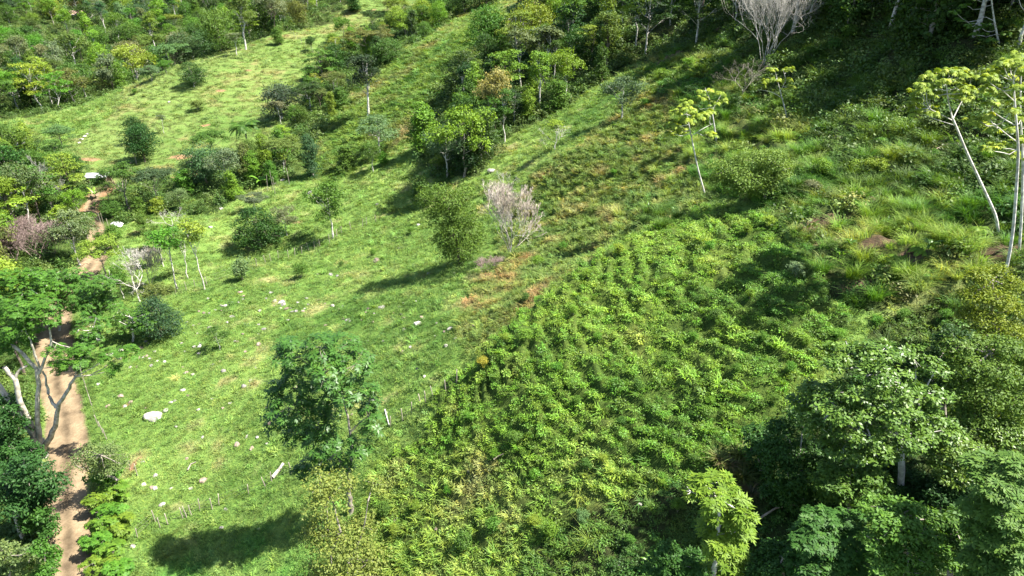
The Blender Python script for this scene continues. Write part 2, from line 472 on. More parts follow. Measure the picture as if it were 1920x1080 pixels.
def bark_material(name, rough=.85, s=3.0):
    m, nt = mat_new(name); l = nt.links.new
    out = N_(nt, "ShaderNodeOutputMaterial"); b = N_(nt, "ShaderNodeBsdfPrincipled")
    src = N_(nt, "ShaderNodeObjectInfo")
    tc = N_(nt, "ShaderNodeTexCoord"); n = N_(nt, "ShaderNodeTexNoise"); n.inputs['Scale'].default_value = s; n.inputs['Detail'].default_value = 5
    l(tc.outputs['Object'], n.inputs['Vector'])
    r = N_(nt, "ShaderNodeValToRGB"); e = r.color_ramp.elements
    e[0].position = .35; e[0].color = (.5, .48, .45, 1); e[1].position = .62; e[1].color = (1.1, 1.1, 1.1, 1)
    l(n.outputs[0], r.inputs[0])
    mul = N_(nt, "ShaderNodeMix", data_type='RGBA', blend_type='MULTIPLY'); mul.inputs[0].default_value = 1
    l(src.outputs['Color'], mul.inputs[6]); l(r.outputs[0], mul.inputs[7]); l(mul.outputs[2], b.inputs['Base Color'])
    b.inputs['Roughness'].default_value = rough
    bp = N_(nt, "ShaderNodeBump"); bp.inputs['Strength'].default_value = .6; bp.inputs['Distance'].default_value = .05
    l(n.outputs[0], bp.inputs['Height']); l(bp.outputs[0], b.inputs['Normal'])
    l(b.outputs[0], out.inputs[0])
    return m
M_BARK = bark_material("bark"); M_ROCK = bark_material("rock", .95, 1.1)

def plain_material(name, col, rough=.7, var=.25, scale=4, metal=0):
    m, nt = mat_new(name); l = nt.links.new
    out = N_(nt, "ShaderNodeOutputMaterial"); b = N_(nt, "ShaderNodeBsdfPrincipled")
    tc = N_(nt, "ShaderNodeTexCoord"); n = N_(nt, "ShaderNodeTexNoise"); n.inputs['Scale'].default_value = scale; n.inputs['Detail'].default_value = 4
    l(tc.outputs['Object'], n.inputs['Vector'])
    mx = N_(nt, "ShaderNodeMix", data_type='RGBA')
    mx.inputs[6].default_value = (*[c * (1 - var) for c in col], 1); mx.inputs[7].default_value = (*[min(1, c * (1 + var)) for c in col], 1)
    l(n.outputs[0], mx.inputs[0]); l(mx.outputs[2], b.inputs['Base Color'])
    b.inputs['Roughness'].default_value = rough; b.inputs['Metallic'].default_value = metal
    l(b.outputs[0], out.inputs[0])
    return m

def ground_material():
    m, nt = mat_new("ground"); l = nt.links.new
    out = N_(nt, "ShaderNodeOutputMaterial"); b = N_(nt, "ShaderNodeBsdfPrincipled"); b.inputs['Roughness'].default_value = .95
    b.inputs['Specular IOR Level'].default_value = .1
    geo = N_(nt, "ShaderNodeNewGeometry")
    tint = N_(nt, "ShaderNodeAttribute", attribute_name='tint')
    mask = N_(nt, "ShaderNodeAttribute", attribute_name='mask')
    sep = N_(nt, "ShaderNodeSeparateColor"); l(mask.outputs['Color'], sep.inputs[0])
    def noise(s, d=5, r=.6):
        n = N_(nt, "ShaderNodeTexNoise"); n.inputs['Scale'].default_value = s; n.inputs['Detail'].default_value = d; n.inputs['Roughness'].default_value = r
        l(geo.outputs['Position'], n.inputs['Vector']); return n.outputs[0]
    n1 = noise(3.4, 8, .78); n2 = noise(.5, 5)
    r1 = N_(nt, "ShaderNodeValToRGB"); e = r1.color_ramp.elements
    e[0].position = .33; e[0].color = (.38, .52, .45, 1); e[1].position = .68; e[1].color = (1.45, 1.28, 1.15, 1)
    k = e.new(.5); k.color = (.95, .98, .95, 1)
    l(n1, r1.inputs[0])
    mul = N_(nt, "ShaderNodeMix", data_type='RGBA', blend_type='MULTIPLY'); mul.inputs[0].default_value = 1
    l(tint.outputs['Color'], mul.inputs[6]); l(r1.outputs[0], mul.inputs[7])
    # bare soil and the dirt road
    rs = N_(nt, "ShaderNodeValToRGB"); e = rs.color_ramp.elements
    e[0].position = .3; e[0].color = (.20, .10, .045, 1); e[1].position = .7; e[1].color = (.42, .24, .12, 1); l(n2, rs.inputs[0])
    rr = N_(nt, "ShaderNodeValToRGB"); e = rr.color_ramp.elements
    e[0].position = .3; e[0].color = (.17, .12, .070, 1); e[1].position = .72; e[1].color = (.31, .235, .145, 1); l(n1, rr.inputs[0])
    m1 = N_(nt, "ShaderNodeMix", data_type='RGBA'); m1.inputs[0].default_value = 0; l(mul.outputs[2], m1.inputs[6]); l(rs.outputs[0], m1.inputs[7])
    m2 = N_(nt, "ShaderNodeMix", data_type='RGBA'); rmul = N_(nt, "ShaderNodeMix", data_type='RGBA', blend_type='MULTIPLY'); rmul.inputs[0].default_value = 1
    l(rr.outputs[0], rmul.inputs[6]); l(sep.outputs[1], rmul.inputs[7])
    l(sep.outputs[0], m2.inputs[0]); l(m1.outputs[2], m2.inputs[6]); l(rmul.outputs[2], m2.inputs[7])
    # cattle steps: bare soil risers along the contour, darkened in colour for their shade
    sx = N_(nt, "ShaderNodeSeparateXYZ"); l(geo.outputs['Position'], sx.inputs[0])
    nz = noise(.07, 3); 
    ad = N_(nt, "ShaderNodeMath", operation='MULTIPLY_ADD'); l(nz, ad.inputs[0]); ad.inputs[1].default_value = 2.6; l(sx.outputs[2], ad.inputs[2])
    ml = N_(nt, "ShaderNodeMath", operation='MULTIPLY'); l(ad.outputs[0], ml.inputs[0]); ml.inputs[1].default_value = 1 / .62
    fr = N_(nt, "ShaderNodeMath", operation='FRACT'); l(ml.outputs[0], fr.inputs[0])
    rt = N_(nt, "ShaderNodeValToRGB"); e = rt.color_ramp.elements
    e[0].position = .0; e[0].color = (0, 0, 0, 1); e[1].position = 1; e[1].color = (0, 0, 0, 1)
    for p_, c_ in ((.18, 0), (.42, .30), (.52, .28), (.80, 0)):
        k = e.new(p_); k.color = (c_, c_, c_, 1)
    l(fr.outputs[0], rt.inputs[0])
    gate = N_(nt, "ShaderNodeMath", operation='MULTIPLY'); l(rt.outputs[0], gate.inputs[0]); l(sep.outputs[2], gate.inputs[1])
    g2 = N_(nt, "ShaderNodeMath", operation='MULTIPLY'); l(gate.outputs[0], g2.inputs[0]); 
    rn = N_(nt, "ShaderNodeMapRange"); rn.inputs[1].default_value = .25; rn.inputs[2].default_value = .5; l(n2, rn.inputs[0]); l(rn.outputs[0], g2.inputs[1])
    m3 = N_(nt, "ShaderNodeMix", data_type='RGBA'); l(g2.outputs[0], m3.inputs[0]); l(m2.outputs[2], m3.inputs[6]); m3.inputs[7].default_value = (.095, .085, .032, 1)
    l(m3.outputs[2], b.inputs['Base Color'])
    bp0 = N_(nt, "ShaderNodeBump"); bp0.inputs['Strength'].default_value = .8; bp0.inputs['Distance'].default_value = .28
    tri = N_(nt, "ShaderNodeMath", operation='MULTIPLY'); 
    rb = N_(nt, "ShaderNodeValToRGB"); e = rb.color_ramp.elements
    e[0].position = 0; e[0].color = (.5, .5, .5, 1); e[1].position = 1; e[1].color = (.5, .5, .5, 1)
    k = e.new(.35); k.color = (0, 0, 0, 1); k = e.new(.62); k.color = (1, 1, 1, 1)
    l(fr.outputs[0], rb.inputs[0]); l(rb.outputs[0], tri.inputs[0]); l(sep.outputs[2], tri.inputs[1])
    l(tri.outputs[0], bp0.inputs['Height'])
    bp = N_(nt, "ShaderNodeBump"); bp.inputs['Strength'].default_value = .9; bp.inputs['Distance'].default_value = .3
    inv = N_(nt, "ShaderNodeMath", operation='MULTIPLY_ADD'); l(sep.outputs[0], inv.inputs[0]); inv.inputs[1].default_value = -.75; inv.inputs[2].default_value = 1
    hm = N_(nt, "ShaderNodeMath", operation='MULTIPLY'); l(n1, hm.inputs[0]); l(inv.outputs[0], hm.inputs[1])
    l(hm.outputs[0], bp.inputs['Height']); l(bp0.outputs[0], bp.inputs['Normal']); l(bp.outputs[0], b.inputs['Normal'])
    l(b.outputs[0], out.inputs[0])
    return m

# ------------------------------------------------------------------ ground: one sheet
def build_ground():
    NR, NC = 1150, 900
    t = np.linspace(0, 1, NR); ys = -60 + 60 * (705 / 60.) ** t
    s = np.linspace(-1, 1, NC)
    X = s[None] * ((ys + 60) * .74 + 8)[:, None]; Y = np.repeat(ys[:, None], NC, 1)
    x = X.ravel(); y = Y.ravel()
    Z = zones(x, y)
    z = base_h(x, y) + lumps(x, y, Z)
    V = np.stack([x, y, z], -1)
    i = np.arange(NR - 1)[:, None] * NC + np.arange(NC - 1)[None]
    F = np.stack([i, i + 1, i + NC + 1, i + NC], -1).reshape(-1, 4)
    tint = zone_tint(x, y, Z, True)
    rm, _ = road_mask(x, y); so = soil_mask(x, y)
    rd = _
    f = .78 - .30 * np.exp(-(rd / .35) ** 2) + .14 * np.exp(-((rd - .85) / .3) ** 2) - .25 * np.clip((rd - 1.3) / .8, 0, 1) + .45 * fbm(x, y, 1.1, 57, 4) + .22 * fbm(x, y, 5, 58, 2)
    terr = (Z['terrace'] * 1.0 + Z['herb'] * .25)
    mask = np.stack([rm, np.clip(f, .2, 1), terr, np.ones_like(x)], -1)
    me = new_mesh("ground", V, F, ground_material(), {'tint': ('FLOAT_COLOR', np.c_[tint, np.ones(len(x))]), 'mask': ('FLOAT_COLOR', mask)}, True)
    global HG, HNR, HNC
    HG = z.reshape(NR, NC); HNR = NR; HNC = NC
    o = link("ground", me); o['kind'] = 'structure'; o['label'] = 'grassy hillside falling to a valley with a dirt road'
build_ground()
def terr_fast(x, y):
    """height of the ground sheet, read from its own grid"""
    x = np.asarray(x, float); y = np.asarray(y, float)
    r = np.clip(np.log(np.maximum(y + 60, 1) / 60.) / math.log(705 / 60.) * (HNR - 1), 0, HNR - 1.001)
    c = np.clip((x / ((y + 60) * .74 + 8) + 1) / 2 * (HNC - 1), 0, HNC - 1.001)
    i = r.astype(int); j = c.astype(int); fr = r - i; fc = c - j
    return HG[i, j] * (1 - fr) * (1 - fc) + HG[i, j + 1] * (1 - fr) * fc + HG[i + 1, j] * fr * (1 - fc) + HG[i + 1, j + 1] * fr * fc

# ------------------------------------------------------------------ ground cover that nobody could count
def stuff(name, label, pts, rot, scl, tint, protos):
    me = bpy.data.meshes.new(name); me.vertices.add(len(pts)); me.vertices.foreach_set("co", np.ascontiguousarray(pts, np.float32).ravel())
    for an, ty, data in (('rot', 'FLOAT_VECTOR', rot), ('scl', 'FLOAT', scl), ('tint', 'FLOAT_COLOR', np.c_[tint, np.ones(len(pts))])):
        at = me.attributes.new(an, ty, 'POINT')
        at.data.foreach_set({'FLOAT': 'value', 'FLOAT_VECTOR': 'vector', 'FLOAT_COLOR': 'color'}[ty], np.ascontiguousarray(data, np.float32).ravel())
    at = me.attributes.new('pick', 'INT', 'POINT'); at.data.foreach_set('value', RNG.integers(0, len(protos), len(pts)).astype(np.int32))
    me.materials.append(protos[0].data.materials[0])
    o = link(name, me); o['kind'] = 'stuff'; o['label'] = label
    ng = bpy.data.node_groups.new(name, 'GeometryNodeTree')
    ng.interface.new_socket("Geometry", in_out='INPUT', socket_type='NodeSocketGeometry')
    ng.interface.new_socket("Geometry", in_out='OUTPUT', socket_type='NodeSocketGeometry')
    gi = ng.nodes.new("NodeGroupInput"); go = ng.nodes.new("NodeGroupOutput")
    iop = ng.nodes.new("GeometryNodeInstanceOnPoints"); jn = ng.nodes.new("GeometryNodeJoinGeometry")
    for p_ in protos:
        oi = ng.nodes.new("GeometryNodeObjectInfo"); oi.inputs['Object'].default_value = p_; oi.inputs['As Instance'].default_value = True
        ng.links.new(oi.outputs['Geometry'], jn.inputs[0])
    def attr(n_, ty):
        a = ng.nodes.new("GeometryNodeInputNamedAttribute"); a.data_type = ty; a.inputs['Name'].default_value = n_
        return a.outputs['Attribute']
    ng.links.new(gi.outputs[0], iop.inputs['Points']); ng.links.new(jn.outputs[0], iop.inputs['Instance'])
    iop.inputs['Pick Instance'].default_value = True
    ng.links.new(attr('pick', 'INT'), iop.inputs['Instance Index'])
    ng.links.new(attr('rot', 'FLOAT_VECTOR'), iop.inputs['Rotation']); ng.links.new(attr('scl', 'FLOAT'), iop.inputs['Scale'])
    ng.links.new(iop.outputs[0], go.inputs[0])
    md = o.modifiers.new("scatter", 'NODES'); md.node_group = ng
    return o

def blades_proto(name, rng, n, R, h, w, lean, segs=2):
    bag = Bag()
    a = rng.random(n) * 2 * np.pi; r = R * np.sqrt(rng.random(n)); base = np.stack([r * np.cos(a), r * np.sin(a), np.full(n, -.05)], -1)
    d = norm(np.stack([np.cos(a), np.sin(a), np.zeros(n)], -1) * .6 + rng.normal(size=(n, 3)) * np.array([.6, .6, 0]))
    H = h * (.55 + .7 * rng.random(n)); ln = lean * (.4 + 1.0 * rng.random(n)); lv = rng.random(n)
    prev = None; S = norm(np.stack([-d[:, 1], d[:, 0], rng.normal(size=n) * .3], -1))
    rows = []
    for k in range(segs + 1):
        t = k / segs
        c = base + d * (ln * H * t ** 2)[:, None] + np.array([0, 0, 1.0]) * (H * (t - .38 * min(1.2, lean) * t ** 3))[:, None]
        ww = w * (1 - t ** 1.5 * .9)
        rows.append(np.stack([c - S * ww / 2, c + S * ww / 2], 1))
    V = np.stack(rows, 1).reshape(n, -1, 3)
    F = []
    for k in range(segs): F.append([2 * k, 2 * k + 1, 2 * k + 3, 2 * k + 2])
    F = (np.array(F)[None] + (np.arange(n) * (2 * (segs + 1)))[:, None, None]).reshape(-1, 4)
    bag.add(V.reshape(-1, 3), F, np.repeat(lv, 2 * (segs + 1)))
    return bpy.data.objects.new(name, bag.mesh(name, M_BLADE))

def herb_proto(name, rng, n, R, h, L, wl=.55, mat=None):
    bag = Bag()
    cloud(rng, bag, [(0, 0, h * .3, R, R, h * .7)], n, L, wl=wl, per=6, cr=.3, up=.8, out=.4, rnd=.55, droop=.2, shell=.5, zb=.8)
    return bpy.data.objects.new(name, bag.mesh(name, mat or M_COVER))

def candidates(n, ymin=18, ymax=420):
    """random ground positions, denser where the ground is nearer"""
    t = RNG.random(n); y = -60 + (60 + ymin) * ((60 + ymax) / (60. + ymin)) ** t
    x = (RNG.random(n) * 2 - 1) * ((y + 60) * .72 + 4)
    px, py, yf = project(x, y, base_h(x, y))
    k = (px > -260) & (px < 2180) & (py > -140) & (py < 1330)
    return x[k], y[k]

def scatter(name, label, n, accept, protos, smin, smax, far=1.0, sink=0., tintmul=1., tintadd=None, ymax=420, tilt=.18, vary=.3):
    x, y = candidates(n, ymax=ymax)
    Z = zones(x, y)
    rm, rd = road_mask(x, y); so = soil_mask(x, y)
    k = (RNG.random(len(x)) < accept(x, y, Z)) & (rm < .05) & (rd > 2.0) & (so < .35 + .5 * RNG.random(len(x)))
    x, y = x[k], y[k]; Z = {a: b[k] for a, b in Z.items()}
    z = base_h(x, y) + lumps(x, y, Z) - sink
    m = len(x)
    rot = np.stack([RNG.normal(size=m) * tilt, RNG.normal(size=m) * tilt, RNG.random(m) * 6.283], -1)
    f = (1 + np.clip((y - 50) / 90., 0, 4) * far)
    scl = (smin + (smax - smin) * RNG.random(m) ** 1.5) * f
    tn = zone_tint(x, y, Z) * tintmul * (1 + (RNG.random((m, 1)) - .5) * 2 * vary) * (1 + (RNG.random((m, 3)) - .5) * np.array([.3, .1, .2]))
    if tintadd is not None: tn = tn + np.array(tintadd) * (RNG.random((m, 1)) < .15)
    print(name, m)
    return stuff(name, label, np.stack([x, y, z], -1), rot, scl, np.clip(tn, .005, .7), protos)

def cover():
    r = np.random.default_rng(11)
    short = [blades_proto("short_grass_tuft", r, 46, .50, .20, .045, .9) for _ in range(4)]
    lawnlike = lambda x, y, Z: np.where(Z['vine'] | Z['tall'] | Z['wood'] | Z['woods_far'] | Z['woods_right'] | Z['gully1'] | Z['gully2'], 0.0, 1.0) * np.where(Z['terrace'], .35, 1)
    scatter("grass", "short pasture grass on the meadow and far slopes", 200000, lawnlike, short, .55, 1.25, far=.9, tintmul=1.1, vary=.4)
    herb = [herb_proto("creeper_clump", r, 84, .42, .20, .115) for _ in range(3)] + [herb_proto("creeper_clump", r, 60, .34, .30, .15), herb_proto("creeper_clump", r, 110, .6, .18, .09), herb_proto("creeper_clump", r, 30, .35, .28, .20, wl=.4)]
    vine = lambda x, y, Z: np.where(Z['vine'], np.where(Z['loose'], .45, np.clip(.74 + .5 * step_rows(x, y), .12, 1)), np.where(Z['wood'], .8, np.where(Z['fern'], .40, np.where(Z['herb'], .5, np.where(Z['tall'], np.where(fbm(x, y, 2.6, 78, 2) > .15, .6, .10), np.where(Z['loose'], .3, np.where(fbm(x, y, 2.6, 303, 3) > .12, .16, .03)))))))
    scatter("creeper_cover", "leafy creepers heaped over the mound and the shaded bank", 330000, vine, herb, .45, 1.2, far=.8, sink=.04, tintmul=1.2, vary=.4)
    tall = [blades_proto("tall_grass_tussock", r, 84, .36, 1.0, .030, .85, 3) for _ in range(4)]
    tg = lambda x, y, Z: np.where(Z['tall'], (fbm(x, y, 2.2, 77, 3) > -.10) * .95 + .06, np.where(Z['wood'], .05, np.where(Z['fern'], .05, 0)))
    scatter("tall_grass", "long arching grass tussocks on the steep bank", 110000, tg, tall, .55, 1.3, far=.3, sink=.05, tintmul=1.4, vary=.4)
    fern = [blades_proto("fern_tuft", r, 40, .42, .42, .07, 1.1, 2) for _ in range(3)]
    fz = lambda x, y, Z: np.where(Z['fern'] | Z['herb'], .8, np.where(Z['loose'], .6, np.where(Z['vine'], .10, np.where((x > -40) & (fbm(x, y, 3.5, 304, 3) > .05), .10, 0)))) 
    scatter("fern_cover", "brownish green bracken and weeds on the upper slope", 130000, fz, fern, .6, 1.2, far=.8, tintmul=1.3, vary=.4)
    bush = [herb_proto("thicket_clump", r, 130, 1.0, 1.3, .26, mat=M_COVER) for _ in range(4)]
    uz = lambda x, y, Z: np.where(Z['woods_far'] | Z['woods_right'], .55, np.where(Z['gully1'] | Z['gully2'], .75, np.where(Z['valley'], .35, np.where(Z['tall'] & (fbm(x, y, 5, 310, 3) > .08), .16, 0))))
    scatter("undergrowth", "dense leafy undergrowth below the woods and in the gullies", 90000, uz, bush, .6, 1.3, far=.35, sink=.2, tintmul=.9, ymax=600)
cover()

# ------------------------------------------------------------------ tree kinds
def trunk_path(rng, H, lean=.05, wob=.03, n=7):
    t = np.linspace(0, 1, n)[:, None]
    a = rng.random() * 6.28
    p = np.concatenate([np.cos(a) * lean * H * t ** 1.4, np.sin(a) * lean * H * t ** 1.4, H * t], 1)
    p[1:] += rng.normal(size=(n - 1, 3)) * np.array([1, 1, 0]) * wob * H
    p[0, 2] = -.35
    return p

def proto(name, seed, H, W, kind, leaf=.42, n=3200, mat=None):
    """a tree of height H and crown width W: returns its (trunk mesh, crown mesh)"""
    rng = np.random.default_rng(seed); tb = Bag(); cb = Bag(); R = W / 2
    lob = []
    if kind == 'round':            # dense dome nearly to the ground
        k = 13
        for i in range(k):
            a = rng.random() * 6.28; r = R * .62 * np.sqrt(rng.random()); z = H * (.20 + .58 * rng.random() * (1 - .45 * (r / R)))
            s = R * (.34 + .16 * rng.random()); lob.append((r * np.cos(a), r * np.sin(a), z, s, s, s * .8))
        lob.append((0, 0, H * .62, R * .6, R * .6, H * .3)); th = H * .55; tr = .03 * H
    elif kind == 'open':           # irregular crown on a visible trunk
        k = 10
        for i in range(k):
            a = i * 2.4 + rng.random(); r = R * (.2 + .6 * rng.random()); z = H * (.45 + .47 * rng.random() * (1 - .3 * r / R))
            s = R * (.26 + .2 * rng.random()); lob.append((r * np.cos(a), r * np.sin(a), z, s, s, s * .62))
        lob.append((0, 0, H * .86, R * .4, R * .4, H * .12)); th = H * .75; tr = .024 * H
    elif kind == 'tier':           # flat layered pads
        k = 11
        for i in range(k):
            a = i * 2.4 + rng.random() * .8; q = i / k; z = H * (.42 + .54 * q); r = R * (.68 - .45 * q ** 2) * (.6 + .5 * rng.random())
            s = R * (.34 + .16 * rng.random()); lob.append((r * np.cos(a), r * np.sin(a), z, s, s, H * .045))
        th = H * .88; tr = .02 * H
    elif kind == 'umbrella':       # wide flat-topped crown on spreading limbs
        k = 12
        for i in range(k):
            a = i * 2.4 + rng.random(); r = R * .8 * np.sqrt((i + .3) / k); z = H * (.86 - .22 * (r / R) ** 2 + .05 * rng.normal())
            s = R * (.26 + .1 * rng.random()); lob.append((r * np.cos(a), r * np.sin(a), z, s, s, H * .07))
        th = H * .42; tr = .035 * H
    elif kind == 'tall':           # long pale bole, crown on the upper half
        k = 12
        for i in range(k):
            a = i * 2.4 + rng.random(); q = rng.random(); z = H * (.52 + .46 * q); r = R * .62 * (1 - .5 * q) * rng.random() ** .5
            s = R * (.32 + .16 * rng.random()); lob.append((r * np.cos(a), r * np.sin(a), z, s, s, s * .6))
        th = H * .9; tr = .020 * H
    elif kind == 'slim':           # thin trunk with a small high crown
        k = 7
        for i in range(k):
            a = i * 2.4; z = H * (.66 + .32 * rng.random()); r = R * .55 * rng.random()
            s = R * (.36 + .2 * rng.random()); lob.append((r * np.cos(a), r * np.sin(a), z, s, s, s * .55))
        th = H * .88; tr = .012 * H
    elif kind == 'column':         # creeper-draped, leafy from the ground up
        k = 14
        for i in range(k):
            a = rng.random() * 6.28; q = (i + .5) / k; z = H * (.10 + .82 * q); r = R * .5 * (1 - .5 * q) * rng.random()
            s = R * (.42 + .16 * rng.random()) * (1 - .35 * q); lob.append((r * np.cos(a), r * np.sin(a), z, s, s, s * 1.0))
        th = H * .8; tr = .02 * H
    elif kind == 'shrub':
        k = 8
        for i in range(k):
            a = i * 2.4; r = R * .55 * rng.random(); z = H * (.25 + .5 * rng.random())
            s = R * (.36 + .18 * rng.random()); lob.append((r * np.cos(a), r * np.sin(a), z, s, s, s * .75))
        th = H * .5; tr = .02 * H
    lob = np.array(lob)
    tr *= .55
    tp = trunk_path(rng, th, .06 if kind in ('tall', 'slim') else .04, .012 if kind in ('tall', 'slim') else .02)
    tt = np.linspace(0, 1, len(tp))
    V, F = tube(tp, tr * (1.25 - .75 * tt) * (1 + .35 * np.exp(-tt * 9)), 8); tb.add(V, F)
    order = np.argsort(lob[:, 2])
    for i in order:
        c = lob[i, :3]
        f = np.clip((c[2] / th) * .72 - .12 + .1 * rng.random(), .12, .97) if kind != 'shrub' else rng.random() * .2
        j = f * (len(tp) - 1); a_ = int(min(j, len(tp) - 2)); p0 = tp[a_] + (tp[a_ + 1] - tp[a_]) * (j - a_)
        pp = limb(p0, c, tr * .5 * (1 - .5 * f), tr * .14, rng, tb, 6, .12, 5, .035)
        for _ in range(3):
            d = norm(rng.normal(size=3) + np.array([0, 0, .3])) * lob[i, 3:6] * .85
            limb(pp[3 + rng.integers(0, 2)], c + d, tr * .16, tr * .05, rng, tb, 4, .05, 4, .04)
    st = {'round': dict(per=15, cr=.30, shell=.72, zb=.45), 'open': dict(per=15, cr=.30, shell=.45), 'tier': dict(per=14, cr=.26, shell=.3, flat=.25, zb=.2, up=1.0, rnd=.45),
          'umbrella': dict(per=14, cr=.28, shell=.3, flat=.3, up=1.0, rnd=.45), 'tall': dict(per=14, cr=.30, shell=.45), 'slim': dict(per=12, cr=.35, shell=.4),
          'column': dict(per=14, cr=.30, shell=.7, zb=.2, out=.8, up=.5), 'shrub': dict(per=12, cr=.35, shell=.55)}[kind]
    cloud(rng, cb, lob, n, leaf, wl=.55, **st)
    return tb.mesh(name + "_trunk", M_BARK, True), cb.mesh(name + "_crown", mat or M_LEAF)

KINDS = {}
def kinds(k, variants, **kw):
    KINDS[k] = [(proto("tree_" + k, 100 + 7 * v + sum(map(ord, k)) + kw['H'] * 3, kind=k.split('_')[0], **{a: b for a, b in kw.items()}), kw['H'], kw['W']) for v in range(variants)]
kinds('round', 4, H=9, W=10, leaf=.34, n=6500)
kinds('open', 5, H=10, W=9, leaf=.36, n=3600)
kinds('tier', 3, H=11, W=9, leaf=.36, n=3400)
kinds('umbrella', 3, H=12, W=14, leaf=.42, n=5200)
kinds('tall', 4, H=15, W=8, leaf=.38, n=3600)
kinds('slim', 3, H=10, W=4, leaf=.30, n=1100)
kinds('column', 4, H=9, W=6, leaf=.32, n=4600)
kinds('shrub', 5, H=3, W=3.6, leaf=.22, n=1500)
kinds('open_fine', 3, H=7, W=6, leaf=.22, n=5200)

def bare_mesh(seed, H, spread=.5, levels=5, twigs=3, r0=None, up=.35, ratio=.66, clear=.25, minr=.009, fork=3):
    rng = np.random.default_rng(seed); b = Bag(); r0 = r0 or H * .011
    def grow(p, d, L, r, lev):
        n = 4 if lev > 1 else 3; pts = [p]; q = p
        for i in range(n):
            d = norm(d + rng.normal(size=3) * .13 + np.array([0, 0, up * .12])); q = q + d * L / n; pts.append(q)
        rr = np.linspace(r, max(r * .6, minr), n + 1)
        V, F = tube(np.array(pts), rr, 6 if lev == levels else (4 if lev > 2 else 3)); b.add(V, F)
        if lev == 0: return
        k = (fork if lev == levels else twigs) + (rng.random() < .4)
        for i in range(k):
            j = rng.integers(2, n + 1) if i > 1 else n
            if lev == levels:
                a = i * 6.28 / k + rng.random(); dd = norm(np.array([np.cos(a) * spread * 1.6, np.sin(a) * spread * 1.6, 1.0]))
            else: dd = norm(d + rng.normal(size=3) * spread + np.array([0, 0, up * .3]))
            grow(pts[j], dd, L * (ratio - .08 + .2 * rng.random()) if lev < levels else H * .30, max(r * .6, minr), lev - 1)
    grow(np.array([0, 0, -.3]), np.array([.03, .02, 1.]), H * clear, r0, levels)
    V = np.concatenate(b.V); s = H / np.percentile(V[:, 2], 99.5); b.V = [v * s for v in b.V]
    return b.mesh("bare_branches", M_BARK, True)
BARE = {'spiky': [bare_mesh(3, 9, .42, 5, 3, r0=.11), bare_mesh(4, 9, .42, 5, 3, r0=.11), bare_mesh(14, 9, .4, 5, 3, clear=.12, r0=.10)],
        'brushy': [bare_mesh(5, 6, .36, 6, 3, clear=.10, minr=.010, r0=.06, fork=5, up=.6), bare_mesh(6, 6, .38, 6, 3, clear=.10, minr=.010, r0=.06, fork=5, up=.6)],
        'wide': [bare_mesh(9, 11, .40, 6, 3, clear=.04, minr=.007, r0=.08, fork=7, up=.5, ratio=.74)]}

def frond_mesh(rng, n, L, w, rise, name="palm_crown", leafl=.5):
    b = Bag()
    for i in range(n):
        a = i * 2.4 + rng.random() * .3; el = rise * (.4 + .9 * rng.random()); K = 16
        t = np.linspace(0, 1, K)[:, None]
        d = np.array([np.cos(a), np.sin(a), 0])
        p = d * L * t * (1 - .15 * t) + np.array([0, 0, 1.]) * L * (el * t - 1.15 * (.4 + .5 * rng.random()) * t ** 2.1)
        V, F = tube(p, np.linspace(.035, .01, K), 4); b.add(V, F)
        T = norm(np.gradient(p, axis=0)); S = norm(np.cross(T, [0, 0, 1.])); U = np.cross(S, T)
        for s in (-1, 1):
            dd = norm(S * s + T * .5 - U * .35)
            ll = leafl * np.sin(np.linspace(.25, 2.9, K)) + .08
            leaf_quads(p, dd, U, ll, np.full(K, w), rng.random(K), b)
            leaf_quads(p + T * L / K * .5, dd, U, ll, np.full(K, w), rng.random(K), b)
    return b.mesh(name, M_LEAF)
_r = np.random.default_rng(8)
PALM_CROWN = frond_mesh(_r, 18, 3.0, .11, .75, leafl=.75)
_b = Bag(); V_, F_ = tube(np.array([[0, 0, -.3], [.05, 0, 1.5], [.1, .05, 3.2], [.05, 0, 4.6]]), [.2, .15, .14, .13], 8); _b.add(V_, F_)
PALM_TRUNK = _b.mesh("palm_trunk", M_BARK, True)

def broad_leaf_mesh(rng, n, L, W, rise=1.0, stem=.6, name="broad_leaves"):
    b = Bag(); K = 7
    for i in range(n):
        a = i * 2.4 + rng.random() * .6; t = np.linspace(0, 1, K)[:, None]; el = rise * (.6 + .7 * rng.random()); l_ = L * (.7 + .5 * rng.random())
        d = np.array([np.cos(a), np.sin(a), 0.]); p = d * l_ * t * .9 + np.array([0, 0, 1.]) * l_ * (el * t - .75 * t ** 2.2) + np.array([0, 0, stem])
        S = np.array([-np.sin(a), np.cos(a), 0.])
        w = W * np.sin(np.pi * np.clip(t, .02, 1) ** .75) * .5 + .01
        dr = np.array([0, 0, -1.]) * w * .35
        for s in (-1, 1):
            V = np.concatenate([p, p + s * S * w + dr]); F = np.array([[k, k + 1, K + k + 1, K + k] for k in range(K - 1)]); b.add(V, F, np.full(2 * K, rng.random()))
        V, F = tube(np.array([[0, 0, -.1], [d[0] * .05, d[1] * .05, stem * .6], p[0]]), [.07, .05, .03], 4); b.add(V, F)
    return b.mesh(name, M_GLOSSY)
BROAD = [broad_leaf_mesh(_r, 8, 2.0, .55, 1.0, .9), broad_leaf_mesh(_r, 6, 1.5, .45, .9, .3)]
FERN = [frond_mesh(_r, 12, 1.1, .07, .8, "fern_fronds", .26), frond_mesh(_r, 10, 1.3, .08, .7, "fern_fronds", .30)]
YUCCA = [blades_proto("bristly_leaves", _r, 130, .10, 1.3, .07, .9, 3).data]
YUCCA[0].materials.clear(); YUCCA[0].materials.append(M_LEAF)
# arching grass clump with its own colour
GCL = [blades_proto("clump_blades", _r, 260, .50, 1.35, .030, .85, 3).data for _ in range(3)]
for g_ in GCL: g_.materials.clear(); g_.materials.append(M_LEAF)

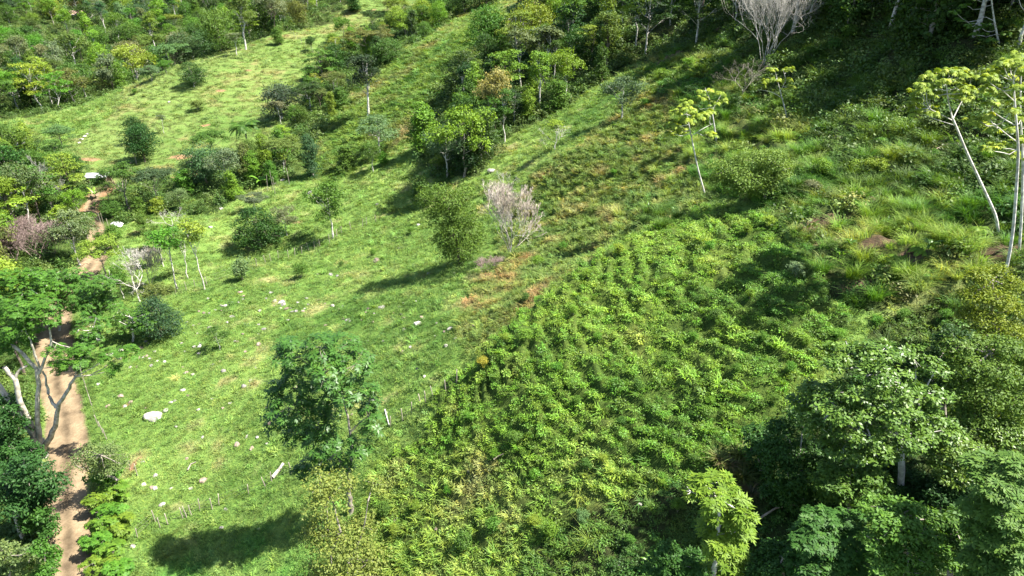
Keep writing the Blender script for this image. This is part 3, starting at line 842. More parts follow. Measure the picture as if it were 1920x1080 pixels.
C = dict(dark=(.036, .085, .016), mid=(.060, .130, .020), green=(.080, .165, .022), bright=(.125, .225, .022), lime=(.18, .26, .03), olive=(.115, .150, .036),
         silver=(.110, .175, .070), blue=(.055, .120, .042), yellow=(.28, .28, .07), gold=(.27, .24, .035), grey=(.14, .16, .075), cec=(.22, .30, .035), deep=(.025, .062, .016), fresh=(.085, .20, .02))
BK = dict(grey2=(.50, .475, .43), pale=(.52, .50, .45), grey=(.26, .23, .19), brown=(.13, .10, .075), white=(.56, .54, .49), pink=(.50, .435, .37), purple=(.24, .175, .155), tan=(.42, .34, .25), buff=(.44, .40, .33))

def zat(px, py, y0):
    """height of the point at horizontal distance y0 seen through that pixel"""
    v = (540 - py) / FPX
    return y0 * (v * CP - SP) / (CP + v * SP)
def xat(px, y0, z):
    return (px - 960) / FPX * (y0 * CP - z * SP)

GH = {}
def ground_at(px, py):
    k = (px, py)
    if k not in GH: GH[k] = tuple(hit([px], [py], terr_fast)[0])
    return GH[k]

def plant(kind, name, base, top, wpx, ck, label, group=None, bark='grey', rot=None, cat='tree', variant=None, jit=.10, H=None, W=None):
    x, y, z = base if len(base) == 3 else ground_at(*base)
    yf = y * CP - z * SP
    if H is None: H = max(.4, zat(0, top, y) - z)
    if W is None: W = wpx / FPX * yf
    prs = KINDS[kind]; (tm, cm), h0, w0 = prs[variant if variant is not None else int(RNG.integers(0, len(prs)))]
    r = empty(name, (x, y, z), label, cat, group, RNG.random() * 6.28 if rot is None else rot)
    sx = W / w0; sz = H / h0
    r.scale = (sx, sx * (1 + (RNG.random() - .5) * .15), sz)
    col = np.array(C[ck] if isinstance(ck, str) else ck) * (1 + (RNG.random(3) - .5) * 2 * jit)
    link("trunk", tm, r, BK[bark]); link("crown", cm, r, col)
    return r

def bare(kind, name, base, top, wpx, bk, label, group=None, variant=0, rot=None, W0=None, cat='bare tree'):
    x, y, z = base if len(base) == 3 else ground_at(*base)
    yf = y * CP - z * SP; H = max(.4, zat(0, top, y) - z); me = BARE[kind][variant]
    d = me.get('dims')
    if d is None:
        v = np.zeros(len(me.vertices) * 3, np.float32); me.vertices.foreach_get('co', v); v = v.reshape(-1, 3)
        d = (float(np.ptp(np.percentile(v[:, 0], [2, 98]))), float(v[:, 2].max())); me['dims'] = d
    s = H / d[1]; sx = (wpx / FPX * yf) / d[0]
    o = link(name, me, None, BK[bk]); tag(o, label, cat, group); o.location = (x, y, z)
    o.rotation_euler = (0, 0, RNG.random() * 6.28 if rot is None else rot); o.scale = (sx, sx, s)
    return o

# ---- trees shaped one by one: limbs and leaf masses given where they stand, on the tree's own upright plane
def shaped_tree(name, base, limbs, lobes, ck, label, leaf=.2, n=9000, bark='grey', group=None, cat='tree', mat=None, seed=1, wl=.5, style=None, depth=1.0, jit=None):
    x0, y0, z0 = ground_at(*base); rng = np.random.default_rng(seed); tb = Bag(); cb = Bag()
    def pt(px, py, dy=0):
        z = zat(px, py, y0 + dy); return np.array([xat(px, y0 + dy, z) - x0, dy, z - z0])
    for lm in limbs:                # [(px, py, dy, r), ...]
        q = np.array([pt(*p_[:3]) for p_ in lm]); rr = np.array([p_[3] for p_ in lm])
        m = 4 * (len(q) - 1) + 1; t = np.linspace(0, len(q) - 1, m); 
        pts = np.stack([np.interp(t, np.arange(len(q)), q[:, k]) for k in range(3)], -1)
        for _ in range(2): pts[1:-1] = (pts[:-2] + 2 * pts[1:-1] + pts[2:]) / 4
        pts[1:-1] += rng.normal(size=(m - 2, 3)) * rr.mean() * .25
        V, F = tube(pts, np.interp(t, np.arange(len(q)), rr), 9); tb.add(V, F)
    ends = np.concatenate([[pt(*p_[:3]) for p_ in lm] for lm in limbs])
    L = []
    for (px, py, rx, ry, dy) in lobes:
        c = pt(px, py, dy); k = (y0 * CP - (c[2] + z0) * SP) / FPX
        L.append((*c, rx * k, max(rx, ry) * k * .9 * depth, ry * k))
    L = np.array(L)
    for l_ in L:
        e = ends[np.argmin(np.linalg.norm(ends - l_[:3], axis=1))]
        limb(e, l_[:3], .05, .025, rng, tb, 5, .1, 5)
        for _ in range(4):
            d = norm(rng.normal(size=3)) * l_[3:6] * .8
            limb(l_[:3], l_[:3] + d, .022, .010, rng, tb, 4, .05, 4)
    st = dict(per=26, cr=.24, shell=.5); st.update(style or {})
    cloud(rng, cb, L, n, leaf, wl=wl, **st)
    r = empty(name, (x0, y0, z0), label, cat, group)
    link("trunk", tb.mesh("limbs", M_BARK, True), r, BK[bark]); link("crown", cb.mesh("leaves", mat or M_LEAF), r, C[ck] if isinstance(ck, str) else ck)
    return r

def cecropia(name, base, limbs, tips, label, seed, ck='cec', leaf=.34, group='slender white-barked trees on the steep bank', per=8):
    """white ringed trunk, candelabra limbs, big palmate leaves held in whorls at the tips"""
    x0, y0, z0 = ground_at(*base); rng = np.random.default_rng(seed); tb = Bag(); cb = Bag()
    def pt(px, py, dy=0):
        z = zat(px, py, y0 + dy); return np.array([xat(px, y0 + dy, z) - x0, dy, z - z0])
    E = []
    for lm in limbs:
        q = np.array([pt(*p_[:3]) for p_ in lm]); rr = np.array([p_[3] for p_ in lm]) * .56; m = 5 * (len(q) - 1) + 1; t = np.linspace(0, len(q) - 1, m)
        pts = np.stack([np.interp(t, np.arange(len(q)), q[:, k]) for k in range(3)], -1)
        for _ in range(3): pts[1:-1] = (pts[:-2] + 2 * pts[1:-1] + pts[2:]) / 4
        V, F = tube(pts, np.interp(t, np.arange(len(q)), rr), 10); tb.add(V, F); E.append(pts)
    E = np.concatenate(E)
    for (px, py, dy) in tips:
        c = pt(px, py, dy); e = E[np.argmin(np.linalg.norm(E - c, axis=1) + np.maximum(0, E[:, 2] - c[2]) * 2)]
        limb(e, c, .030, .018, rng, tb, 6, .28, 5, .03)
        for k in range(13):                     # palmate leaves, each of nine lobes
            a = k * 1.05 + rng.random(); o = c + np.array([np.cos(a), np.sin(a), .35 - .7 * rng.random()]) * leaf * (.5 + 1.3 * rng.random())
            ax = norm(np.array([np.cos(a) * .45, np.sin(a) * .45, 1]) + rng.normal(size=3) * .2)
            e1 = norm(np.cross(ax, rng.normal(size=3))); e2 = np.cross(ax, e1); an = np.arange(9) * 2 * np.pi / 9
            T = norm(np.cos(an)[:, None] * e1 + np.sin(an)[:, None] * e2 - ax * .42); N = norm(ax - T * (T @ ax)[:, None])
            leaf_quads(np.repeat(o[None], 9, 0), T, N, np.full(9, leaf * (.8 + .3 * rng.random())), np.full(9, leaf * .42), np.full(9, np.clip(rng.normal(.5, .28), 0, 1)), cb)
    r = empty(name, (x0, y0, z0), label, 'tree', group)
    link("trunk", tb.mesh("white_limbs", M_BARK, True), r, BK['white']); link("crown", cb.mesh("palmate_leaves", M_LEAF), r, C[ck])
    return r

# ------------------------------------------------------------------ trees on the far slopes and in the gullies (base px, top px, crown width px)
g1 = 'trees scattered over the pasture spur'; g2 = 'trees of the gully between the slopes'; g3 = 'trees of the upper gully'; g4 = 'trees around the farmyard and road'
T = [
 # kind, name, base, top, width, colour, bark, label, group
 ('tall','tall_tree',(461,93),-14,58,'olive','pale','tall tree with a long white trunk standing on the crest of the spur',g1),
 ('slim','tree',(444,103),58,40,'grey','pale','thin pale-trunked tree just below the tall tree on the crest',g1),
 ('round','tree',(364,162),113,58,'dark','pale','dark rounded tree alone on the pasture spur, dried leaves inside its crown',g1),
 ('slim','tree',(404,97),62,34,'grey','pale','small grey-leaved tree on the spur edge against the woods',g1),
 ('round','mango_tree',(272,304),226,82,(.026,.068,.014),'brown','very dark dense tree at the foot of the spur, lower of the two touching crowns',g1),
 ('round','mango_tree',(258,272),212,58,(.024,.062,.013),'brown','very dark dense tree at the foot of the spur, upper of the two touching crowns',g1),
 ('slim','tree',(308,250),212,26,'grey','pale','small pale-stemmed tree beside the dark dense crowns',g1),
 ('open_fine','tree',(585,98),67,27,'dark','grey','small dark tree by the fence line on the upper pasture',g1),
 ('shrub','shrub',(372,208),183,40,'olive','grey','low olive shrub on the bare red patch of the spur',g1),
 ('shrub','shrub',(253,177),164,14,'green','grey','small green bush on the ridge line of the spur',g1),
 ('open_fine','tree',(285,152),122,44,'silver','grey','silvery bush beyond the ridge line next to the woods',g1),
 ('open_fine','tree',(312,138),112,36,'green','grey','green bush beyond the ridge line below the tall woods',g1),
 ('column','shrub',(512,62),36,34,'mid','grey','dark bush at the top of the fence line on the spur',g1),
 ('column','shrub',(524,84),50,36,'green','grey','green bush half way down the fence line on the spur',g1),
 ('column','shrub',(665,22),-6,44,'dark','grey','dark thicket at the top of the upper pasture',g1),
 ('slim','tree',(578,25),-8,12,'grey','pale','thin pale sapling on the upper pasture skyline of grass',g1),
 ('open_fine','tree',(728,26),-2,34,'olive','grey','grey-green tree above the upper gully',g3),
 ('tall','tall_tree',(691,216),92,80,(.030,.060,.020),'pale','tall dark tree with a long white trunk in the middle of the gully',g2),
 ('round','tree',(528,222),150,92,(.050,.085,.040),'pale','broad grey-green tree at the upper end of the gully',g2),
 ('open','tree',(556,246),196,36,'green','pale','small tree with a white trunk in front of the broad grey-green tree',g2),
 ('slim','tree',(527,232),186,40,'grey','pale','thin grey tree in front of the broad grey-green crown',g2),
 ('tier','tree',(608,158),88,72,'green','grey','layered tree downhill of the tall dark tree',g2),
 ('round','tree',(634,138),78,60,'dark','grey','dark dense tree above the layered tree in the gully',g2),
 ('umbrella','tree',(688,112),52,92,'olive','grey','wide flat-topped olive tree in the upper gully',g3),
 ('round','tree',(728,118),66,72,'mid','grey','dense green tree over the shaded bank of the upper gully',g3),
 ('open','tree',(760,76),24,62,'bright','grey','bright green tree near the head of the gully',g3),
 ('column','tree',(662,92),50,44,'bright','grey','bright bushy tree beside the flat-topped olive tree',g3),
 ('column','tree',(702,92),58,40,'mid','grey','green bushy tree behind the flat-topped olive tree',g3),
 ('open','tree',(795,60),8,60,'green','grey','green tree with pale stems at the head of the gully',g3),
 ('round','tree',(823,34),-22,62,'mid','grey','dense tree where the gully leaves the frame at the top',g3),
 ('round','tree',(872,26),-40,70,'dark','grey','dark tree casting a long shade over the upper pasture',g3),
 ('round','tree',(912,14),-45,70,'dark','grey','large dark tree next beyond the one shading the upper pasture',g3),
 ('tier','tree',(592,190),142,52,'green','grey','low layered tree under the tall dark tree',g2),
 ('column','tree',(580,150),122,44,'dark','grey','dark bushy tree on the pasture side of the gully',g2),
 ('umbrella','tree',(602,206),160,40,'olive','brown','small brown-stemmed flat-topped tree on the gully bank',g2),
 ('column','shrub',(640,200),160,46,'mid','grey','dense shrub beneath the tall dark tree',g2),
 ('open_fine','tree',(712,290),212,80,'silver','pale','silvery feathery tree with a leaning pale stem',g2),
 ('column','tree',(793,286),192,84,'bright','grey','bright leafy tree at the lower edge of the gully trees',g3),
 ('round','tree',(852,300),205,86,'dark','grey','dark dense tree in the middle of the lower gully clump',g3),
 ('open','tree',(930,248),126,82,(.27,.25,.09),'brown','tree with cream yellow foliage above the dark clump',g3),
 ('column','tree',(883,232),150,76,'mid','grey','dense green tree beside the cream yellow tree',g3),
 ('open_fine','tree',(838,332),232,96,'silver','pale','silver-leaved tree with a thin white stem leaning out of the clump',g3),
 ('column','tree',(905,282),200,76,'green','grey','green tree between the silver-leaved and the cream yellow tree',g3),
 ('column','tree',(875,322),240,66,(.020,.050,.014),'grey','blackish green tree at the tail of the gully clump',g3),
 ('column','tree',(870,250),172,70,'green','grey','leafy tree at the back of the lower gully clump',g3),
 ('column','shrub',(990,226),166,48,'bright','grey','bright rounded shrub at the foot of the thin white trunks',g3),
 ('column','shrub',(1043,206),148,66,'green','grey','dark green rounded shrub beside the thin white trunks',g3),
 ('slim','slender_tree',(976,176),46,62,(.10,.15,.05),'pale','first of the four slender white-trunked trees, next to the cream yellow tree',g3),
 ('slim','slender_tree',(1004,166),62,40,(.11,.14,.045),'pale','short slender white-trunked tree with a narrow thin crown',g3),
 ('slim','slender_tree',(1022,158),40,90,(.11,.15,.05),'pale','slender white-trunked tree with the widest crown of its row',g3),
 ('slim','slender_tree',(1030,148),50,70,(.10,.14,.05),'pale','slender white-trunked tree behind the widest crown of its row',g3),
 ('slim','slender_tree',(1068,118),-6,64,'green','pale','slender tree with a tall white trunk before the shaded woods',g3),
 ('tier','tree',(1108,118),42,74,'lime','grey','bright layered tree against the dark shaded woods',g3),
 ('open','tree',(1165,226),138,78,(.075,.130,.055),'white','pale green tree with a curved white stem on the bracken slope',g3),
 ('slim','sapling',(1041,282),226,44,'lime','pale','small lime green sapling on the open slope',None),
 ('column','tree',(590,332),250,52,'blue','grey','bluish green narrow tree near the end of the old fence',g2),
 ('open','tree',(625,446),336,96,'mid','white','leafy tree with a pale trunk standing on the meadow fence line',None),
 ('round','mango_tree',(489,464),386,104,(.026,.072,.013),'grey','dome-shaped dark tree alone in the meadow, the most solid crown of all',None),
 ('open_fine','tree',(538,442),384,52,'grey','white','small grey tree with a bent white trunk behind the dark dome',None),
 ('open_fine','tree',(478,398),360,56,(.09,.11,.07),'pale','thin greyish tree behind the dark dome-shaped tree',None),
 ('column','shrub',(648,318),270,60,'green','grey','green bushy tree at the lower end of the white-trunk gully',g2),
 ('open','tree',(700,322),270,44,'mid','pale','tree with several pale stems at the gully mouth',g2),
 ('column','shrub',(720,308),284,34,'fresh','grey','fresh green bush at the gully mouth',g2),
 ('open','tree',(822,326),290,30,'green','grey','small green tree below the dark gully clump',g3),
 ('column','shrub',(790,388),330,58,'mid','grey','dark shrub behind the large tree of the meadow',None),
 ('shrub','shrub',(455,526),482,54,'silver','grey','silvery round bush on the meadow below the dark dome tree',None),
 ('shrub','shrub',(565,522),490,36,'green','grey','green bush on the meadow below the fence posts',None),
 ('open','sapling',(412,656),612,44,'mid','pale','small dark-leaved sapling among the meadow stones',None),
 ('round','tree',(302,632),556,96,(.036,.075,.030),'grey','dark feathery tree at the roadside edge of the stony meadow',g4),
 ('column','shrub',(500,318),246,50,'bright','grey','bright leafy shrub on the far bank of the brook',g4),
 ('column','shrub',(530,300),236,52,'green','grey','leafy shrub next to the brook crossing',g4),
 ('column','shrub',(478,340),282,46,'bright','grey','light green shrub above the old white posts',g4),
 ('column','shrub',(512,345),300,42,'green','grey','green shrub above the old white posts',g4),
 ('slim','sapling',(534,330),282,30,'lime','pale','slight yellow-green sapling by the white posts',g4),
 ('round','tree',(388,348),262,82,'blue','grey','bluish green crown at the bottom of the terraced pasture',g4),
 ('open','tree',(430,352),278,76,'silver','pale','silver green tree with hanging twigs beside the bluish crown',g4),
 ('column','tree',(440,372),318,50,'bright','grey','bright shrub in front of the silver green tree',g4),
 ('umbrella','tree',(242,396),306,92,'mid','grey','broad spreading tree above the farmyard',g4),
 ('umbrella','tree',(298,392),310,86,(.050,.095,.035),'grey','second broad spreading tree, touching the one above the farmyard',g4),
 ('column','tree',(345,362),318,58,'fresh','grey','fresh green shrub beside the spreading trees',g4),
 ('round','shrub',(210,408),372,50,'mid','grey','dark round shrub in front of the farmyard',g4),
 ('column','shrub',(262,402),366,46,'green','grey','green shrub below the two spreading trees',g4),
 ('column','shrub',(300,400),368,44,'lime','grey','yellowish shrub below the two spreading trees',g4),
 ('open','shrub',(340,392),354,48,'silver','grey','whitish bushy plant at the meadow corner',g4),
 ('round','tree',(146,338),286,52,'dark','brown','dark tree on the bare red bank by the farmyard',g4),
 ('open','tree',(140,385),336,44,'mid','grey','small tree with thin stems beside the farmyard road',g4),
 ('open','tree',(232,560),496,54,'green','pale','leafy tree beside the road in front of the leafless whitish tree',g4),
 ('open','tree',(300,585),530,60,'olive','grey','olive bushy tree just below the leafless whitish tree',g4),
 ('column','shrub',(268,610),572,50,'green','grey','green shrub uphill of the dark feathery roadside tree',g4),
 ('open_fine','tree',(290,470),418,50,'green','grey','fine-leaved tree at the upper edge of the meadow corner',g4),
 ('open','tree',(166,452),398,60,'green','grey','green tree closing off the road before the big white boulder',g4),
 ('column','tree',(196,476),436,48,'mid','grey','bushy tree at the road bend behind the yellow-green tree',g4),
 ('open','tree',(150,408),352,52,'bright','grey','bright tree at the lower edge of the bare farmyard',g4),
 ('open','tree',(206,378),340,40,'mid','grey','small tree shading the farmyard track',g4),
 ('open_fine','tree',(118,278),232,60,'silver','grey','silvery tree on the ridge foot beside the pale stones',g1),
 ('open','tree',(150,497),392,96,'silver','white','silver-leaved tree with a white leaning trunk by the road',g4),
 ('umbrella','tree',(200,522),446,88,'lime','grey','bright yellow-green tree beside the road bend',g4),
 ('open','tree',(222,468),420,46,'green','grey','green tree behind the yellow-green tree',g4),
 ('shrub','shrub',(212,455),430,34,'dark','grey','dark shrub just below the big white boulder',g4),
 ('slim','slender_tree',(332,542),422,66,'fresh','pale','slender tree with a pale trunk, middle of the three in the meadow corner',g4),
 ('slim','slender_tree',(384,544),404,56,'lime','pale','tallest slender tree of the meadow corner, its trunk leaning',g4),
 ('slim','slender_tree',(353,522),440,50,'green','pale','short slender tree of the meadow corner',g4),
 ('slim','slender_tree',(307,500),428,48,'green','pale','slender tree of the meadow corner standing farthest up the valley',g4),
 ('open','tree',(272,440),400,44,'green','grey','small tree on the meadow beside the big white boulder',g4),
 ('open','tree',(62,430),300,96,(.085,.13,.05),'pale','tall thin-crowned tree with grey limbs above the purple scrub',g4),
 ('tier','tree',(22,440),330,110,'lime','pale','yellow-green layered tree at the frame edge above the purple scrub',g4),
 ('umbrella','tree',(36,212),132,92,'fresh','white','bright green flat-topped tree with forked white trunks at the wood edge',g1),
 ('round','tree',(15,300),225,70,'mid','grey','dense tree below the flat-topped bright tree',g4),
 ('open','tree',(60,330),262,80,'dark','grey','dark tree in the valley bottom near the ridge foot',g4),
 ('tier','tree',(20,345),262,90,'mid','grey','layered tree in the valley bottom',g4),
 ('open','tree',(95,352),286,70,'green','grey','green tree near the track to the farmyard',g4),
 ('column','tree',(120,430),385,60,'lime','grey','yellowish shrub behind the silver-leaved leaning tree',g4),
 ('open','tree',(100,402),345,50,'mid','grey','green tree behind the yellowish shrub',g4),
]
for kind, name, base, top, w, ck, bark, label, group in T:
    label = label.replace(' on the left side of ', ' downhill of ').replace(' right of ', ' beside ')
    cat = 'shrub' if name == 'shrub' else ('sapling' if name == 'sapling' else 'tree')
    plant(kind, name, base, top, w, ck, label, group, bark, cat=cat)

palm = empty("palm_tree", ground_at(466, 288), "palm tree standing at the lower edge of the terraced pasture", "palm tree")
_x, _y, _z = palm.location; s_ = (zat(0, 222, _y) - _z) / 6.0; palm.scale = (s_, s_, s_)
link("trunk", PALM_TRUNK, palm, BK['grey']); _c = link("crown", PALM_CROWN, palm, C['mid']); _c.location = (.05, 0, 4.6)
palm = empty("palm_tree", ground_at(256, 308), "small palm tucked in front of the two very dark crowns", "palm tree")
_x, _y, _z = palm.location; s_ = (zat(0, 272, _y) - _z) / 6.0; palm.scale = (s_, s_, s_)
link("trunk", PALM_TRUNK, palm, BK['grey']); _c = link("crown", PALM_CROWN, palm, C['dark']); _c.location = (.05, 0, 4.6)

# bare and half dead trees
bare('wide', 'bare_tree', (1432,128), -85, 160, 'grey2', 'large leafless tree with a wide grey fan of twigs on the upper slope')
bare('brushy', 'bare_tree', (956,478), 336, 92, 'pink', 'leafless tree with a pinkish brown head of twigs on the meadow')
bare('spiky', 'bare_tree', (957,480), 380, 70, 'pale', 'white-limbed dead tree standing in the pinkish twigs')
bare('brushy', 'bare_tree', (915,506), 484, 46, 'purple', 'low reddish heap of dry twigs beside the large meadow tree', cat='dry bush', variant=1)
bare('spiky', 'bare_tree', (262,566), 468, 92, 'pale', 'leafless whitish tree at the roadside corner of the meadow', variant=1)
bare('brushy', 'bare_tree', (284,540), 462, 60, 'buff', 'greyish twiggy tree behind the leafless whitish one')
bare('spiky', 'bare_tree', (100,392), 290, 60, 'pale', 'tall leafless tree with pale limbs above the purple scrub', variant=2)
bare('brushy', 'bare_tree', (14,330), 296, 44, 'buff', 'pale leafless crown in the valley bottom', variant=1)
bare('spiky', 'bare_tree', (1390,186), 110, 90, 'grey', 'leaning leafless grey tree below the wide grey fan of twigs', variant=0)
bare('spiky', 'bare_tree', (325,425), 392, 60, 'pale', 'fallen pale branches at the meadow corner', variant=2, cat='dead branch')
bare('spiky', 'bare_tree', (1040,278), 232, 44, 'white', 'tiny white dead tree beside the lime green sapling', variant=1)
bare('spiky', 'bare_tree', (945,360), 318, 40, 'pale', 'small leafless white tree above the pinkish head of twigs', variant=2)
pink = [(30,492,424,80),(75,486,418,80),(8,470,415,70),(60,462,410,70),(105,478,428,56),(-10,500,430,70),(40,470,412,60)]
for i, (a, b_, t_, w_) in enumerate(pink):
    bare('brushy', 'bare_shrub', (a, b_), t_, w_, 'purple', 'purplish brown leafless scrub massed beside the road valley', 'purplish leafless scrub', variant=i % 2, cat='dry bush')

# ------------------------------------------------------------------ white-barked trees on the bank
cecropia('cecropia', (1323,366), [[(1323,368,0,.13),(1308,315,0,.12),(1299,270,0,.10),(1294,245,0,.08),(1288,215,0,.05)],[(1296,255,0,.06),(1320,240,.3,.05),(1336,232,.5,.03)]],
  [(1262,232,-.5),(1268,208,.8),(1285,202,-.8),(1300,205,.6),(1312,214,-.6),(1275,240,.9),(1330,208,0),(1335,250,0),(1295,222,-.9),(1258,246,.3),(1288,190,0)],
  'slender tree with a curved bare white stem at the end of the bracken slope', 1, group=None, leaf=.40)
cecropia('cecropia', (1344,268), [[(1344,270,0,.14),(1338,225,0,.12),(1330,185,0,.08),(1322,165,0,.05)],[(1336,205,0,.06),(1352,178,.4,.04)]],
  [(1318,182,0),(1332,168,.6),(1350,172,-.6),(1300,198,.4),(1358,186,.5),(1340,190,-.9),(1312,170,-.5)], 'white-stemmed tree with few yellow leaves just behind the curved bare stem', 2, group=None, leaf=.40)
cecropia('cecropia', (1476,220), [[(1476,222,0,.12),(1468,190,0,.10),(1460,160,0,.07),(1452,128,0,.04)],[(1468,185,0,.05),(1448,172,.4,.04),(1420,168,.6,.03)],[(1464,170,0,.05),(1474,150,-.4,.03),(1468,130,-.5,.03)]],
  [(1448,128,0),(1478,128,.4),(1440,148,-.4),(1484,160,.4),(1430,158,.5),(1455,148,-.7),(1475,148,.6)], 'sparse white-stemmed tree standing between the leafless tree and the shaded grass', 3, group=None, leaf=.40)
cecropia('cecropia', (1872,434), [[(1872,436,0,.17),(1868,405,0,.16),(1840,345,0,.15),(1812,285,0,.14),(1796,245,0,.12),(1786,222,0,.11)],[(1786,224,0,.09),(1778,190,0,.07),(1774,155,0,.04)],
   [(1787,222,0,.08),(1800,195,.5,.06),(1812,178,.8,.04)],[(1786,226,0,.05),(1765,215,-.5,.04),(1745,205,-.8,.03)],[(1790,235,0,.05),(1760,226,.8,.04),(1725,212,1.2,.03)]],
  [(1706,190,0),(1716,170,.8),(1728,155,-.8),(1740,142,.5),(1755,136,-.5),(1768,132,.8),(1782,130,-.8),(1796,130,.4),(1810,136,-.3),(1822,140,.6),(1735,165,-1.2),(1752,158,1.2),(1770,150,-1.2),(1790,150,1.2),(1806,158,0),
   (1820,165,-.6),(1722,185,1.0),(1745,178,-.6),(1764,172,1.4),(1715,205,-.5),(1730,200,.6),(1812,182,-.8),(1750,196,1.3),(1800,176,.9),(1752,210,-.6)],
  'white-barked tree leaning downhill with a broad yellow-green crown, left of the twin trunks'.replace('left of', 'beside'), 4, leaf=.30)
cecropia('cecropia', (1884,514), [[(1884,516,0,.17),(1892,480,0,.17),(1900,430,0,.16),(1906,350,0,.15),(1910,280,0,.13),(1903,200,0,.10),(1900,150,0,.06)],[(1903,235,0,.06),(1880,222,.4,.05),(1862,210,.6,.03)],
   [(1905,265,0,.06),(1885,250,-.5,.05),(1868,235,-.6,.03)],[(1902,190,0,.05),(1880,170,-.6,.04),(1862,160,-.8,.03)]],
  [(1880,118,0),(1868,130,.8),(1855,142,-.8),(1895,112,.6),(1908,118,-.5),(1868,158,.6),(1850,165,-.5),(1918,130,0),(1860,190,.8),(1855,215,-.5),(1848,232,.6),(1862,240,-.8),(1836,228,.4),(1890,140,1),(1912,160,-1),(1905,185,1.1),
   (1900,205,-1.2),(1918,220,.8),(1828,222,0),(1870,270,.5),(1850,275,-.5),(1915,262,.6)],
  'front one of the twin white trunks, its stem bending outward at the foot', 5, leaf=.30)
cecropia('cecropia', (1911,468), [[(1911,470,0,.15),(1916,400,0,.14),(1918,300,0,.12),(1912,200,0,.09),(1915,130,0,.05)]],
  [(1912,100,0),(1925,110,.6),(1935,130,-.6),(1940,160,.5),(1930,190,-.8),(1945,220,.4),(1930,255,-.5),(1900,240,.9),(1905,285,.6),(1935,290,0)],
  'straight rear one of the twin white trunks', 6, leaf=.30)
cecropia('cecropia', (1874,80), [[(1874,84,0,.17),(1866,50,0,.14),(1860,10,0,.12),(1856,-40,0,.08)],[(1866,40,0,.06),(1845,30,.5,.04),(1838,40,.6,.03)]],
  [(1790,20,0),(1800,35,.5),(1815,45,-.5),(1835,50,.8),(1850,45,-.6),(1870,50,.6),(1885,62,-.4),(1880,78,.8),(1860,72,-.9),(1845,62,1.1),(1826,62,.2),(1808,8,.6),(1822,-6,-.4),(1892,85,0),(1866,90,-1)],
  'white-trunked leafy tree high on the bank above the shaded grass', 7, ck='green', leaf=.30)

# ------------------------------------------------------------------ the nearer trees, shaped one by one
shaped_tree('broadleaf_tree', (658,962),
  [[(658,965,0,.20),(656,935,0,.17),(655,900,0,.16),(652,882,0,.15)],[(652,884,0,.12),(642,868,0,.10),(628,852,.2,.07)],[(654,884,0,.11),(662,850,-.1,.10),(657,815,0,.09),(652,780,.1,.07),(642,740,.1,.05)],
   [(655,812,0,.05),(672,795,.2,.04),(690,780,.2,.03)],[(628,852,.2,.06),(600,810,.4,.05),(570,770,.4,.03)],[(642,740,0,.05),(600,700,-.3,.04),(560,670,-.3,.03)]],
  [(548,668,38,42,0),(535,655,22,26,.8),(600,650,34,30,-.6),(640,652,42,30,.6),(665,685,40,42,0),(610,700,40,38,-1),(560,715,42,36,.6),(515,735,26,22,0),(600,745,42,34,.8),(650,735,36,30,-.8),(695,740,20,26,.3),
   (540,765,44,30,-.6),(520,790,30,22,.6),(585,790,46,36,0),(695,790,22,38,-.4),(560,815,32,24,.8),(610,830,40,32,-.6),(596,868,34,22,.4),(645,865,24,20,0),(672,835,26,26,-.8),(690,760,20,24,.9),(565,885,20,14,0),(622,775,24,24,1)],
  (.050, .125, .020), 'large dark glossy-leaved tree rising from the lower meadow edge', leaf=.34, n=9500, mat=M_GLOSSY, seed=21, style=dict(per=9, rosette=True, droop=.25, shell=.45), wl=.36)

shaped_tree('leafy_tree', (640,1120),
  [[(655,1125,0,.14),(655,1060,0,.10),(640,1000,0,.07),(620,930,0,.04)],[(655,1060,0,.07),(680,1000,.3,.05),(690,940,.4,.03)]],
  [(600,905,34,22,0),(645,905,30,20,.6),(612,945,42,30,-.6),(600,985,40,28,.6),(650,1010,44,30,0),(620,1035,44,34,-.8),(690,1050,44,30,.4),(650,1080,60,34,-.4),(600,1075,36,26,.8),(680,985,30,20,.8),(700,905,26,14,1.2),(585,1005,20,22,0),(720,1085,40,22,0)],
  (.155, .195, .042), 'yellow-green small-leaved tree in front of the glossy-leaved tree trunk', leaf=.20, n=9500, seed=22, style=dict(per=11, cr=.34, shell=.35))

shaped_tree('broadleaf_tree', (862,494),
  [[(862,496,0,.20),(858,465,0,.16),(852,430,0,.12),(838,395,0,.08),(826,380,0,.05)],[(858,460,0,.09),(880,430,.5,.06),(892,410,.5,.04)]],
  [(820,362,34,16,0),(812,388,30,20,.8),(845,378,36,22,-.8),(868,362,22,14,.5),(835,412,34,24,.8),(868,402,34,26,0),(850,440,34,26,-1),(880,436,30,26,.8),(832,450,20,18,0),(862,468,34,22,-.6),(845,474,20,14,.8),(890,458,18,20,0),(792,372,14,12,0)],
  (.085, .150, .020), 'large irregular green tree alone on the meadow, its long shadow on the grass', leaf=.25, n=13000, seed=23, bark='brown', style=dict(per=12, cr=.3, shell=.5))

shaped_tree('feathery_tree', (1440,378),
  [[(1440,380,0,.12),(1430,360,0,.10),(1420,335,0,.07)],[(1430,360,0,.07),(1450,340,.2,.05)]],
  [(1370,318,40,18,0),(1410,300,42,20,.6),(1450,300,34,20,-.4),(1395,335,44,18,-.6),(1440,330,36,22,.6),(1350,335,26,12,.4),(1470,318,22,18,0),(1420,350,36,14,.4),(1380,352,26,10,0)],
  (.125, .20, .035), 'bright fine-leaved small tree on the bank above the creeper mound', leaf=.18, n=17000, seed=24, style=dict(per=26, cr=.26, shell=.5))

